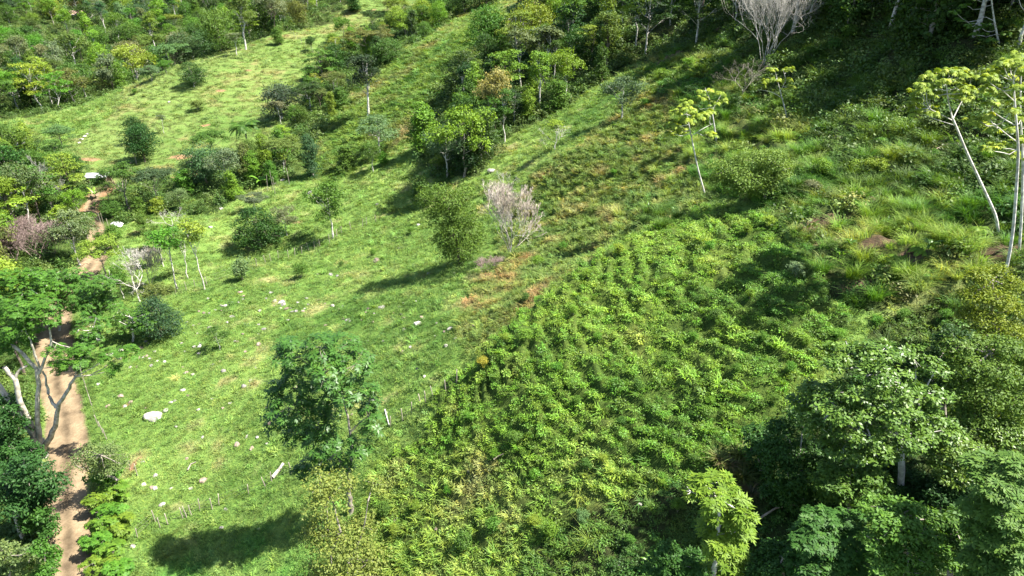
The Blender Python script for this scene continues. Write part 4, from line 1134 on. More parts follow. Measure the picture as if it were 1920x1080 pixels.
shaped_tree('roadside_tree', (80,856),
  [[(82,862,0,0.53),(75,838,0,0.47),(66,818,0,0.42)],[(66,820,0,0.30),(34,775,.4,0.26),(0,726,.6,0.25),(-30,695,.8,0.21)],[(66,818,0,0.30),(44,765,-.3,0.25),(26,712,-.4,0.21),(8,688,-.4,0.18)],[(27,714,-.4,0.14),(34,695,-.2,0.12),(50,686,0,0.10)],
   [(76,832,0,0.28),(70,780,0,0.21),(74,700,.2,0.18),(50,672,.2,0.16),(24,648,.3,0.14)],[(74,700,.2,0.14),(98,640,.3,0.10),(92,612,.3,0.07)],
   [(84,836,0,0.30),(104,800,0,0.23),(108,765,0,0.19),(124,735,-.2,0.16),(142,706,-.3,0.12)],[(106,765,0,0.16),(92,745,.3,0.14),(88,715,.3,0.10),(80,696,.3,0.09)],[(74,690,.2,0.10),(62,655,-.2,0.09),(58,638,-.2,0.07)]],
  [(95,600,26,10,.5),(140,672,32,18,-.5),(110,685,24,14,.2),(100,655,22,12,.4),(150,655,24,14,-.3),(35,612,44,28,.6),(70,590,40,20,.8),(30,575,50,26,1.2),(8,640,30,24,1.0),(85,575,30,14,1),(212,692,18,14,-.6),(240,660,24,14,-.3),(200,665,24,12,0),(55,640,14,12,.5)],
  (.062, .150, .018), 'big roadside tree with long bare forking grey limbs over the dirt road', leaf=.28, n=9500, bark='buff', seed=25, style=dict(per=10, rosette=True, droop=.2, shell=.35), wl=.4)

def crown_tree(name, base, lobes, ck, label, limbs=None, grow=1.0, **kw):
    mx_ = sum(l_[0] for l_ in lobes) / len(lobes); my_ = sum(l_[1] for l_ in lobes) / len(lobes)
    lobes = [(mx_ + (l_[0] - mx_) * grow, my_ + (l_[1] - my_) * (1 + (grow - 1) * .7), l_[2] * grow, l_[3] * grow, l_[4] * grow) for l_ in lobes]
    top = min(l_[1] for l_ in lobes); mx = sum(l_[0] for l_ in lobes) / len(lobes); by = base[1]
    limbs = limbs or [[(base[0], base[1] + 3, 0, .16), (base[0], (base[1] * 2 + top) / 3, 0, .13), (mx, (base[1] + top) / 2, 0, .08), (mx, top + 12, 0, .04)]]
    return shaped_tree(name, base, limbs, lobes, ck, label, **kw)

gl = 'leafy trees along the road'
def pads(cx, cy, w, h, k, seed, rx=26, ry=13, dz=1.2):
    r = random.Random(seed); out = []
    for i in range(k):
        a = i * 2.4; q = math.sqrt((i + .5) / k)
        out.append((cx + w / 2 * q * math.cos(a), cy + h / 2 * q * math.sin(a), rx * (.75 + .5 * r.random()), ry * (.75 + .5 * r.random()), r.uniform(-dz, dz)))
    return out
crown_tree('leafy_tree', (40,640), pads(40,548,120,90,14,1), (.068, .165, .018), 'dense bright green roadside tree below the purple scrub', leaf=.28, n=12000, seed=31, bark='pale', group=gl, wl=.4, style=dict(per=9, rosette=True, shell=.35))
crown_tree('leafy_tree', (112,620), pads(118,540,110,70,13,2), (.064, .155, .022), 'green roadside tree with thin pale stems, between the road bend and the purple scrub', leaf=.28, n=10500, seed=32, bark='pale', group=gl, wl=.4, style=dict(per=9, rosette=True, shell=.35))
crown_tree('leafy_tree', (186,640), pads(178,560,80,70,11,3,22,12), (.058, .14, .02), 'green tree leaning over the road just above the bright bare track', leaf=.26, n=8000, seed=33, bark='pale', group=gl, wl=.4, style=dict(per=9, rosette=True, shell=.35))
crown_tree('leafy_tree', (155,690), pads(170,622,60,60,8,4,20,12), (.058, .145, .02), 'small green tree with a curved white stem at the meadow side of the road',
  limbs=[[(152,700,0,.10),(152,668,0,.09),(158,640,0,.08),(175,618,.1,.06),(180,595,.1,.04)],[(158,640,0,.05),(152,628,.2,.03)]], leaf=.24, n=2600, seed=34, bark='pale', group=gl, wl=.4, style=dict(per=9, rosette=True, shell=.35))
crown_tree('leafy_tree', (250,640), pads(240,600,80,44,9,5,20,12), (.065, .15, .022), 'light leafy tree at the meadow edge beside the dark feathery tree', leaf=.24, n=3600, seed=35, bark='pale', group=gl, wl=.4, style=dict(per=9, rosette=True, shell=.35))
crown_tree('leafy_tree', (30,1010), pads(52,915,120,90,16,6,28,16), (.034, .092, .022), 'rounded dark green tree beside the road under the long bare limbs',
  limbs=[[(52,1060,0,.20),(45,1010,0,.18),(30,975,0,.14),(20,940,0,.08)],[(30,975,0,.10),(55,930,.4,.06)]], leaf=.26, n=9000, seed=36, bark='buff', group=gl, style=dict(per=12, rosette=False, shell=.5))
crown_tree('leafy_tree', (75,1010), pads(70,980,56,60,9,7,20,14), (.042, .110, .018), 'green tree hanging over the road edge below the rounded dark one', leaf=.25, n=4000, seed=37, group=gl)
crown_tree('leafy_tree', (10,860), pads(5,790,80,90,12,8,28,20), (.030, .085, .018), 'dark tree at the frame edge behind the long bare limbs', leaf=.26, n=6500, seed=38, group=gl)
crown_tree('leafy_tree', (20,880), pads(30,850,80,40,9,9,24,14), (.036, .10, .02), 'low dark tree at the foot of the long bare limbs', leaf=.26, n=4500, seed=39, group=gl)
crown_tree('leafy_tree', (15,1120), pads(18,1050,70,50,9,10,22,14), (.115, .165, .05), 'pale yellowish bush at the bottom corner beside the road', leaf=.2, n=4500, seed=40, group=gl, cat='shrub')
crown_tree('leafy_tree', (86,1110), pads(84,1050,36,60,8,11,16,14), (.055, .14, .018), 'green bush between the road and the pale yellowish corner bush', leaf=.22, n=3200, seed=41, group=gl, cat='shrub')
crown_tree('leafy_tree', (225,930), pads(185,862,110,50,12,12,20,12), (.12, .17, .055), 'airy pale-leaved tree leaning from the hedge over the road', leaf=.17, n=4500, seed=42, group=gl, style=dict(per=9, shell=.2, cr=.5))

# hedge plants between road and meadow
hg = 'leafy plants of the hedge between road and meadow'
H_ = [(196,905,46),(215,930,42),(188,950,44),(208,972,44),(190,1000,48),(218,1008,36),(180,1030,46),(206,1042,44),(190,1072,50),(222,1078,38),(208,880,40),(232,985,26)]
HL = ['uppermost', 'second', 'third', 'fourth', 'fifth', 'sixth', 'seventh', 'eighth', 'ninth', 'tenth', 'eleventh', 'twelfth']
order = sorted(range(len(H_)), key=lambda i: H_[i][1])
for rank, i in enumerate(order):
    a, b_, w_ = H_[i]
    crown_tree('hedge_shrub', (a, b_ + 12), pads(a, b_ - 12, w_ * .9, w_ * .6, 6, 50 + i, w_ * .36, w_ * .24, .6), (.075 + .02 * (i % 3), .185, .02), 'bright green hedge shrub, %s down the row beside the road' % HL[rank],
               leaf=.26, n=1500, seed=60 + i, group=hg, cat='shrub', wl=.45, style=dict(per=11, rosette=True, shell=.5))

# ---- lower slope on the uphill side
gr = 'trees in the wooded hollow below the steep bank'
crown_tree('whorled_tree', (1340,1165), [(1320,908,22,14,0),(1350,905,24,14,.5),(1300,925,16,10,-.4),(1335,940,28,18,-.5),(1372,935,26,18,.4),(1355,965,30,20,.3),(1395,965,22,16,-.2),(1335,990,24,18,.4),(1380,995,28,18,0),(1345,1020,26,20,-.4),(1378,1030,20,16,.4),(1362,1058,26,18,0),(1335,1062,18,14,.5)],
  (.13, .215, .022), 'bright tree with starry whorls of leaves standing out of the shade', limbs=[[(1340,1170,0,.13),(1340,1115,0,.12),(1338,1060,0,.11),(1345,1000,0,.08),(1350,930,0,.05)]], leaf=.27, n=4600, seed=71, grow=1.08, bark='pale', group=gr, wl=.3, style=dict(per=13, rosette=True, shell=.5, droop=.1))
crown_tree('broadleaf_tree', (1690,955), [(1600,668,34,10,.6),(1650,672,40,12,0),(1700,680,36,12,.5),(1735,700,26,12,0),(1575,690,22,8,0),(1640,700,40,10,-.6),(1680,722,44,12,-.8),(1560,735,34,12,0),(1610,735,36,12,-.9),(1730,740,32,14,-.4),(1530,752,26,10,.4),(1585,765,40,12,-1.2),
   (1660,765,42,14,-1.4),(1720,775,36,14,-.8),(1550,790,32,12,-.8),(1620,800,40,12,-1.6),(1690,810,40,14,-1.4),(1745,800,30,14,-.6),(1590,830,34,12,-1.6),(1640,835,34,12,-1.8)],
  (.092, .172, .026), 'wide tree with pale sunlit tiers of leaves at the top of the wooded hollow', leaf=.21, n=15000, seed=72, grow=1.2, bark='pale', group=gr, wl=.5, mat=M_GLOSSY,
  limbs=[[(1690,960,0,.18),(1690,860,0,.16),(1688,810,-.3,.13),(1670,750,-.4,.09),(1650,700,-.2,.06)],[(1688,815,-.3,.09),(1620,790,-1,.06),(1560,770,-.6,.04)],[(1680,780,-.3,.08),(1720,750,-.4,.05)]], style=dict(per=30, cr=.24, shell=.35, flat=.3, up=.9, rnd=.5))
crown_tree('broadleaf_tree', (1800,930), [(1780,808,30,12,0),(1820,800,34,14,.4),(1860,812,34,14,0),(1800,835,36,12,-.6),(1845,845,38,14,-.4),(1770,850,24,10,-.6),(1830,872,36,12,-1),(1790,880,24,10,-1)],
  (.105, .180, .028), 'sunlit tree with orange-tipped leaves next below the wide tiered tree', leaf=.18, n=11000, seed=73, grow=1.35, group=gr, mat=M_GLOSSY, style=dict(per=28, cr=.26, shell=.35, flat=.3, up=.9))
crown_tree('silver_tree', (1880,1200), [(1850,880,34,20,.6),(1895,885,34,22,0),(1870,920,40,24,-.4),(1915,930,30,24,-.2),(1840,950,30,18,0),(1885,965,42,24,-.8),(1925,985,30,24,0),(1850,1000,34,20,-.8),(1895,1015,42,24,-1.2),(1845,1045,34,20,-1),(1900,1065,40,24,-1.5),(1850,1085,36,18,-1.4)],
  (.090, .170, .030), 'silvery green tree with large fingered leaves filling the lower corner', leaf=.24, n=12000, seed=74, grow=1.12, group=gr, mat=M_LEAF, wl=.34, style=dict(per=9, rosette=True, shell=.55, droop=.15))
crown_tree('broadleaf_tree', (1690,1150), [(1660,962,26,10,.4),(1700,968,28,12,0),(1735,985,24,10,.2),(1680,990,32,12,-.5),(1720,1005,32,12,-.6),(1660,1012,24,10,-.6),(1700,1030,32,12,-.9),(1740,1035,24,12,-.6),(1670,1045,26,12,-1),(1710,1062,34,14,-1.2)],
  (.085, .180, .026), 'leafy crown with bright tips deep in the hollow', leaf=.18, n=9500, seed=75, grow=1.35, group=gr, mat=M_LEAF, style=dict(per=28, cr=.26, shell=.35, flat=.3, up=.9))
crown_tree('broadleaf_tree', (1510,945), [(1470,850,30,22,0),(1510,850,32,20,.4),(1480,885,36,24,-.4),(1530,885,32,22,0),(1500,920,38,22,-.6),(1545,915,24,16,-.4),(1465,915,26,20,0),(1505,800,28,16,.6),(1470,815,24,16,.4)],
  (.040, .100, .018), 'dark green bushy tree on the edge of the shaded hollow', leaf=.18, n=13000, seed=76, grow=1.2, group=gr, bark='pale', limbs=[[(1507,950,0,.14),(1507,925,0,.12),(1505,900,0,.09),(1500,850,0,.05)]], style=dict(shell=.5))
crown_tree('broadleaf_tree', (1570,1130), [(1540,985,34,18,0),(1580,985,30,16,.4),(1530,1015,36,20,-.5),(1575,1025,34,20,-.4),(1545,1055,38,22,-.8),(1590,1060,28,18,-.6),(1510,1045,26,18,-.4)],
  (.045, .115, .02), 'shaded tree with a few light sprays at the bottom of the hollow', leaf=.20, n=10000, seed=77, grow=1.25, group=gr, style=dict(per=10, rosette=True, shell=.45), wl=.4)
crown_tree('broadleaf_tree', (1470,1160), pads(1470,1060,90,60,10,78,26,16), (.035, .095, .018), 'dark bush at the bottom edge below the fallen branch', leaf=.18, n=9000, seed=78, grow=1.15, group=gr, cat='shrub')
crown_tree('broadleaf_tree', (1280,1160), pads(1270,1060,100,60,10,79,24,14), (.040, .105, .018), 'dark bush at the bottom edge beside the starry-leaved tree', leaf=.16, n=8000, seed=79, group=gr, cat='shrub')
crown_tree('broadleaf_tree', (1590,1010), pads(1590,905,130,60,12,86,26,12), (.080, .155, .024), 'sunlit crown filling the gap below the wide tiered tree', leaf=.20, n=9500, seed=86, group=gr, grow=1.1, style=dict(per=28, flat=.3, shell=.35, up=.9))
crown_tree('broadleaf_tree', (1780,1120), pads(1790,1010,90,90,12,87,26,14), (.060, .130, .022), 'deep green crown between the bright-tipped crown and the silvery tree', leaf=.20, n=9500, seed=87, group=gr, grow=1.1, style=dict(per=28, flat=.4, shell=.4))
crown_tree('golden_shrub', (1870,655), [(1840,525,22,14,0),(1870,520,24,14,.5),(1895,540,20,14,0),(1830,555,24,14,-.4),(1868,560,30,16,-.5),(1895,580,24,16,-.3),(1820,585,20,14,0),(1850,595,28,16,-.8),(1885,615,28,16,-.8),(1840,625,22,12,-.8)],
  (.155, .205, .020), 'golden green-leaved shrubby tree at the foot of the twin white trunks', leaf=.15, n=9000, seed=80, grow=1.15, group=None, style=dict(per=10, shell=.4, cr=.34))
crown_tree('creeper_tree', (1860,860), [(1800,655,26,16,0),(1840,650,28,16,.5),(1880,655,28,18,0),(1915,670,24,18,0),(1820,690,32,20,-.4),(1865,695,36,20,-.6),(1905,710,30,20,-.4),(1810,725,26,18,-.6),(1850,735,34,20,-1),(1895,750,34,20,-1),(1830,770,30,18,-1),(1880,785,34,18,-1.2),(1915,800,26,18,-1)],
  (.095, .165, .024), 'olive yellow creeper-hung tree between the golden shrub and the hollow', leaf=.16, n=15000, grow=1.12, seed=81, group=gr, style=dict(per=12, shell=.55, cr=.3, zb=.1, out=.9))
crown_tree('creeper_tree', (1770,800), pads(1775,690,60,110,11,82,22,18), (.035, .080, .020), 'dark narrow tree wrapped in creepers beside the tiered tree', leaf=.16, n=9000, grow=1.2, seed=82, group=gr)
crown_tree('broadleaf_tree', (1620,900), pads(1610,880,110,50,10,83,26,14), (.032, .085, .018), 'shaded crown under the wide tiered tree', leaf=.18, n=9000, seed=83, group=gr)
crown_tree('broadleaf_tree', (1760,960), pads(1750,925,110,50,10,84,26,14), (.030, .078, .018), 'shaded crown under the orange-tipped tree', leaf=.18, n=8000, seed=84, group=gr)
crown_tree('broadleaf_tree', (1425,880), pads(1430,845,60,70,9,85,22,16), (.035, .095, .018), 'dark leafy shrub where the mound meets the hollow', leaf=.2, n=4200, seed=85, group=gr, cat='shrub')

# ------------------------------------------------------------------ the woods: trees placed one by one over their ground
def landmark(px, py):
    for (x0, y0, x1, y1, s) in [(-400,-400,140,70,'beside the small house in the far valley'),(140,-400,330,60,'above the small house in the far valley'),(330,-400,640,60,'below the far clearing'),
                          (-400,70,60,140,'behind the flat-topped bright tree'),(60,70,170,140,'in the middle of the valley woods'),(170,70,260,130,'in the valley woods short of the clearing'),(260,60,420,140,'along the spur ridge'),
                          (-400,140,130,400,'at the lower end of the valley woods'),(130,130,300,260,'along the lower spur ridge')]:
        if x0 <= px < x1 and y0 <= py < y1: return s
    return 'in the valley woods'
CW = {'dark': 'dark green', 'mid': 'mid green', 'green': 'green', 'bright': 'bright green', 'lime': 'yellow-green', 'olive': 'olive', 'silver': 'silvery', 'blue': 'bluish green', 'grey': 'greyish', 'deep': 'blackish green', 'fresh': 'fresh green'}
KW = {'round': 'round', 'open': 'loose-crowned', 'tier': 'layered', 'umbrella': 'flat-topped', 'tall': 'pale-trunked', 'column': 'bushy', 'slim': 'slender', 'open_fine': 'feathery', 'shrub': 'low'}
NM = {'round': 'dense_tree', 'open': 'leafy_tree', 'tier': 'layered_tree', 'umbrella': 'flat_topped_tree', 'tall': 'pale_trunked_tree', 'column': 'bushy_tree'}
def wood_trees(n, xr, yr, zone, kinds_, cols, hr, gap, group, where, pxlim, minpy=-400, name='woodland_tree', rng=np.random.default_rng(5)):
    placed = []; tries = 0
    while len(placed) < n and tries < 60000:
        m = 400; tries += m
        x = rng.uniform(*xr, m); y = rng.uniform(*yr, m)
        Z = zones(x, y); z = terr_fast(x, y); px, py, yf = project(x, y, z)
        for i in range(m):
            if not zone(Z, i) or not (pxlim[0] < px[i] < pxlim[1]) or py[i] < minpy: continue
            g = gap * (.8 + y[i] / 500.)
            if all((x[i] - a) ** 2 + (y[i] - b) ** 2 > g * g for a, b in placed):
                placed.append((x[i], y[i])); k = kinds_[rng.integers(len(kinds_))]; c = cols[rng.integers(len(cols))]
                h = rng.uniform(*hr); w = h * {'round': .95, 'open': .85, 'tier': .8, 'umbrella': 1.15, 'tall': .55, 'column': .62, 'slim': .4, 'open_fine': .8, 'shrub': 1.1}[k]
                wh = where(px[i], py[i]) if callable(where) else where
                plant(k, NM[k], (x[i], y[i], z[i]), 0, 0, c, '%s %s %s tree %s' % ('tall' if h > (hr[0] + 2 * hr[1]) / 3 else ('low' if h < (2 * hr[0] + hr[1]) / 3 else 'mid-height'), KW[k], CW[c], wh), group, ['grey', 'pale', 'brown', 'pale'][rng.integers(4)], H=h, W=w, jit=.16)
                if len(placed) >= n: break
    print('woods', len(placed))
wood_trees(292, (-330, 40), (165, 470), lambda Z, i: Z['woods_far'][i], ['round', 'open', 'tier', 'umbrella', 'tall', 'column', 'open', 'round'], ['dark', 'mid', 'green', 'bright', 'olive', 'silver', 'blue', 'mid', 'green', 'fresh', 'grey', 'lime'],
           (9, 16), 5.6, 'trees of the valley woods', landmark, (-120, 700), -40)
wood_trees(90, (10, 130), (75, 260), lambda Z, i: Z['woods_right'][i], ['round', 'open', 'tall', 'column', 'tier'], ['dark', 'mid', 'green', 'deep', 'mid'],
           (11, 18), 4.8, 'trees of the shaded upper woods', 'in the shaded upper woods', (1000, 2600), -500)
wood_trees(34, (45, 110), (56, 88), lambda Z, i: True, ['round', 'open', 'tall', 'column'], ['dark', 'mid', 'deep'],
           (9, 14), 4.8, 'trees uphill of the bank', 'uphill of the white-barked trees', (1800, 3400), -900)
wood_trees(9, (24, 50), (8, 27), lambda Z, i: True, ['round', 'open'], ['dark', 'mid'], (6, 9), 4.5, 'trees uphill of the hollow', 'uphill of the wooded hollow', (1980, 4200), -900)
wood_trees(64, (-125, -50), (60, 170), lambda Z, i: Z['valley'][i], ['round', 'open', 'column', 'tier', 'tall'], ['dark', 'mid', 'green', 'bright', 'lime', 'olive'], (6, 11), 4.4, 'trees of the valley floor', 'on the valley floor beyond the road', (-400, 150), 200)

tr_ = np.random.default_rng(31)
TOPL = []
for (a, b_) in [(1345,30),(1375,58),(1300,-10),(1330,-30),(1520,40),(1555,30),(1590,48),(1630,30),(1670,52),(1710,35),(1745,60),(1780,30),(1830,64),(1910,90),(1925,40),(1500,5),(1560,-20),(1620,-25),(1680,-10),(1740,-20),(1800,-15),(1860,-30),(1910,-10),(1465,-20),(1400,-30),(1270,20)]:
    x, y, z = ground_at(a, b_); k = ['round', 'open', 'tier', 'column', 'open_fine', 'tall'][tr_.integers(6)]; c = ['mid', 'green', 'olive', 'dark', 'mid'][tr_.integers(5)]
    h = tr_.uniform(8, 12) if b_ > 0 else tr_.uniform(10, 15); wh = 'on the bank top beside the wide leafless tree' if a < 1600 else 'above the deeply shaded long grass'
    plant(k, NM.get(k, 'feathery_tree'), (x, y, z), 0, 0, c, '%s %s tree %s' % (KW[k], CW[c], wh), 'trees along the top of the bank', ['pale', 'grey'][tr_.integers(2)], H=h, W=h * .85, jit=.15)
def gully_where(px, py):
    if px > 1000: return 'in woods above the bracken slope'
    if px > 780: return 'in the gully below the upper meadow'
    if py < 130: return 'near the head of the gully beside the terraced pasture'
    return 'along the brook below the terraced pasture'
wood_trees(34, (-70, 10), (95, 250), lambda Z, i: Z['gully2'][i], ['round', 'open', 'tier', 'column', 'umbrella'], ['mid', 'green', 'bright', 'olive', 'dark', 'lime'], (5, 9), 5.0, 'trees along the gullies', gully_where, (380, 900), -20)
wood_trees(58, (-10, 60), (100, 260), lambda Z, i: Z['gully1'][i], ['round', 'open', 'tall', 'column', 'tier'], ['mid', 'green', 'dark', 'bright', 'deep'], (6, 12), 4.6, 'trees along the gullies', gully_where, (790, 1345), -60)

# ------------------------------------------------------------------ shrubs and plants one can pick out
def ring(px, py): return 'on the creeper mound'
def shrubs(lst, name, kind, cat, labels, group, mat=None):
    for (a, b_, w_, ck), lb in zip(lst, labels):
        plant(kind, name, (a, b_), b_ - w_ * .8, w_, ck, lb, group, 'grey', cat=cat)
sh = [(1160,478,30,'lime'),(1100,520,24,'bright'),(1075,590,26,'bright'),(985,640,34,'bright'),(945,640,22,'lime'),(905,690,30,'gold'),(985,565,22,'mid'),(1195,735,34,'mid'),(1165,800,26,'mid'),(965,835,40,'green'),(930,860,22,'bright'),(1130,870,22,'lime'),(1100,880,30,'mid'),
      (1190,905,24,'bright'),(1240,915,20,'bright'),(720,970,40,'green'),(925,1000,40,'green'),(870,1035,46,'mid'),(1030,1010,46,'bright'),(1000,990,30,'lime'),(1090,980,30,'silver'),(1240,1040,36,'green'),(1180,1020,26,'green'),(1270,960,30,'fresh'),(1340,600,30,'mid'),
      (1310,570,26,'mid'),(1045,700,26,'fresh'),(880,790,24,'fresh'),(1480,700,30,'fresh'),(1510,650,26,'bright'),(1570,640,30,'bright'),(1640,610,26,'fresh'),(1690,600,30,'fresh'),(1770,600,30,'fresh'),(1640,520,34,'green'),(1560,470,26,'mid'),(1490,520,44,'silver'),(1520,365,44,'grey'),
      (1440,425,32,'lime'),(1400,440,28,'bright'),(1540,330,46,'bright'),(1500,335,34,'green'),(1640,330,46,'lime'),(1600,325,36,'lime'),(1590,80,50,'green'),(1560,100,40,'mid'),(1520,110,34,'mid'),(1290,130,30,'bright'),(1240,150,30,'bright'),(1210,200,24,'fresh'),(1500,790,30,'mid'),(1450,760,26,'green'),
      (1300,640,24,'fresh'),(1240,560,24,'fresh'),(1405,560,26,'bright'),(780,960,26,'bright'),(740,1000,22,'lime'),(840,930,24,'fresh'),(1055,470,24,'fresh'),(1010,500,28,'bright'),(1150,330,20,'fresh'),(640,500,14,'mid'),(700,480,18,'green'),(770,440,18,'green'),(735,400,16,'green'),
      (1330,470,26,'fresh'),(1540,560,30,'green'),(1380,700,26,'green'),(1430,640,24,'fresh'),(1120,640,24,'fresh'),(1250,680,28,'green'),(1080,760,26,'fresh'),(1330,760,26,'bright'),(1000,900,26,'fresh'),(1750,300,30,'fresh'),(1300,870,28,'mid'),(1360,840,24,'green')]
CWs = dict(CW, gold='golden', yellow='cream')
def where_sh(x, y):
    for (x0, y0, x1, y1, s) in [(0,380,790,560,'on the fenced meadow'),(790,420,1060,580,'by the leafless pinkish tree'),(1180,0,1320,230,'below the upper shaded woods'),(1500,0,1700,150,'high on the bank above the long grass'),(1360,300,1700,400,'on the bank beside the fine-leaved small tree'),
          (1480,440,1700,560,'on the steep bank below the bare soil'),(1600,560,1800,660,'above the wide tiered tree'),(1440,600,1600,820,'on the mound edge next to the hollow'),(860,540,1120,720,'at the rim of the creeper mound'),(1060,440,1360,540,'at the upper rim of the creeper mound'),
          (690,880,900,1090,'next to the yellow-green small-leaved tree'),(900,940,1160,1090,'at the foot of the mound'),(1160,860,1340,1090,'in the shade beside the starry-leaved tree'),(900,720,1160,940,'low on the creeper mound'),(1120,540,1480,880,'in the middle of the creeper mound'),(1100,300,1200,360,'on the bracken slope'),(1700,250,1800,330,'beside the leaning white trunk')]:
        if x0 <= x < x1 and y0 <= y < y1: return s
    return 'on the slope'
for (a, b_, w_, ck) in sh:
    size = 'small' if w_ < 26 else ('medium-sized' if w_ < 34 else 'large')
    plant('shrub', 'shrub', (a, b_), b_ - w_ * .75, w_ * 1.1, ck, '%s %s shrub %s' % (size, CWs[ck], where_sh(a, b_)), 'shrubs on the slope', 'grey', cat='shrub')

def single(name, me, base, s, ck, label, cat, group=None, rot=None, tilt=0):
    x, y, z = ground_at(*base)
    o = link(name, me, None, C[ck] if isinstance(ck, str) else ck); tag(o, label, cat, group); o.location = (x, y, z + .05)
    o.rotation_euler = (tilt, 0, RNG.random() * 6.28 if rot is None else rot); o.scale = (s, s, s); return o
for (a, b_, s, ck, lb) in [(1665,655,.6,(.17,.25,.08),'pale broad-leaved plant above the wide tiered tree, the larger of two'),(1700,640,.5,(.15,.24,.08),'pale broad-leaved plant above the wide tiered tree, the smaller of two'),(1225,1070,.75,'green','long-leaved banana-like plant at the bottom edge in the shade'),
      (1265,400,.7,'fresh','broad-leaved plant on the dark grass rim by the bracken slope'),(1590,465,.7,'fresh','broad-leaved plant among grass on the steep bank'),(1740,470,.8,'bright','broad-leaved plant below the long dry frond'),(1660,425,.6,'fresh','small broad-leaved plant near the bare soil'),(1730,66,1.0,'green','broad-leaved plant in the deep shade above the long grass'),
      (180,372,1.0,'bright','banana plant on the bare earth of the farmyard, upper one'),(178,392,1.0,'fresh','banana plant on the bare earth of the farmyard, lower one'),(1215,395,.7,'lime','broad-leaved plant by the dark grass rim'),(400,330,1.4,'lime','banana plant beside the silver green tree'),(490,350,1.2,'fresh','banana plant beside the leafy shrubs of the brook')]:
    single('broad_leaf_plant', BROAD[0 if s > .5 else 1], (a, b_), s * (.5 if b_ > 385 else .9), 'green' if b_ > 385 else ck, lb, 'plant', 'broad-leaved plants')
for i, (a, b_, s, ck) in enumerate([(1705,455,1.0,'lime'),(1730,468,.8,'bright'),(1690,490,.9,'bright'),(1560,310,.9,'fresh'),(1500,255,1.0,'fresh'),(1440,260,.9,'fresh'),(1610,385,.8,'fresh'),(1650,260,.8,'fresh'),(1770,380,.8,'bright'),(1835,430,.8,'bright'),(1750,520,.8,'fresh'),(1560,290,.8,'bright'),(1245,560,.6,'lime')]):
    single('fern', FERN[i % 2], (a, b_), s, ck, 'fresh fern with arching fronds in the bank grass', 'fern', 'ferns on the steep bank')
for i, (a, b_, s, ck) in enumerate([(1345,870,.8,'olive'),(1385,865,.9,'olive'),(1390,905,1.0,'olive'),(1405,935,.9,(.12,.11,.06)),(1365,880,.8,(.14,.12,.06))]):
    single('spiky_plant', YUCCA[0], (a, b_), s, ck, 'spiky drooping brownish plant above the starry-leaved tree', 'plant', 'spiky plants above the starry-leaved tree')
gc = [(1640,230,1.2,'fresh'),(1700,250,1.2,'bright'),(1620,250,1.1,'bright'),(1600,330,1.0,'bright'),(1750,350,1.2,'fresh'),(1780,360,1.1,'bright'),(1630,410,1.1,'bright'),(1650,440,1.1,'bright'),(1570,370,1.1,'green'),(1590,350,1.0,'green'),(1780,460,1.2,'bright'),(1760,450,1.0,'lime'),(1620,490,1.0,'lime'),(1600,520,1.0,'bright'),
      (1540,510,.9,'fresh'),(1720,400,1.0,'fresh'),(1700,400,1.0,'green'),(1800,300,1.0,'green'),(1840,340,1.1,'green'),(1850,300,1.1,'fresh'),(1550,250,1.1,'fresh'),(1580,200,1.1,'green'),(1660,180,1.2,'green'),(1215,400,.9,'green'),(1235,405,1.0,'green'),(1260,395,.9,'mid'),(1210,420,.9,'green'),(1240,425,.9,'green'),(1270,410,.9,'mid'),
      (1700,300,1.1,'lime'),(1740,270,1.1,'bright'),(1670,300,1.1,'lime'),(1620,300,1.1,'fresh'),(1560,150,1.1,'green'),(1620,160,1.1,'green'),(1500,290,1.0,'fresh'),(1370,260,1.0,'green'),(1360,220,1.0,'fresh'),(1400,190,1.0,'lime'),(1820,390,1.1,'fresh'),(1690,520,1.1,'bright'),(1640,560,1.0,'fresh')]
for i, (a, b_, s, ck) in enumerate(gc):
    dk = b_ > 385 and a < 1300
    single('grass_clump', GCL[i % 3], (a, b_), s, ck, ('dark green clump of arching grass at the mound rim' if dk else 'tall arching clump of %s grass on the steep bank' % CWs[ck]), 'grass clump', 'grass clumps at the mound rim' if dk else 'grass clumps on the steep bank')

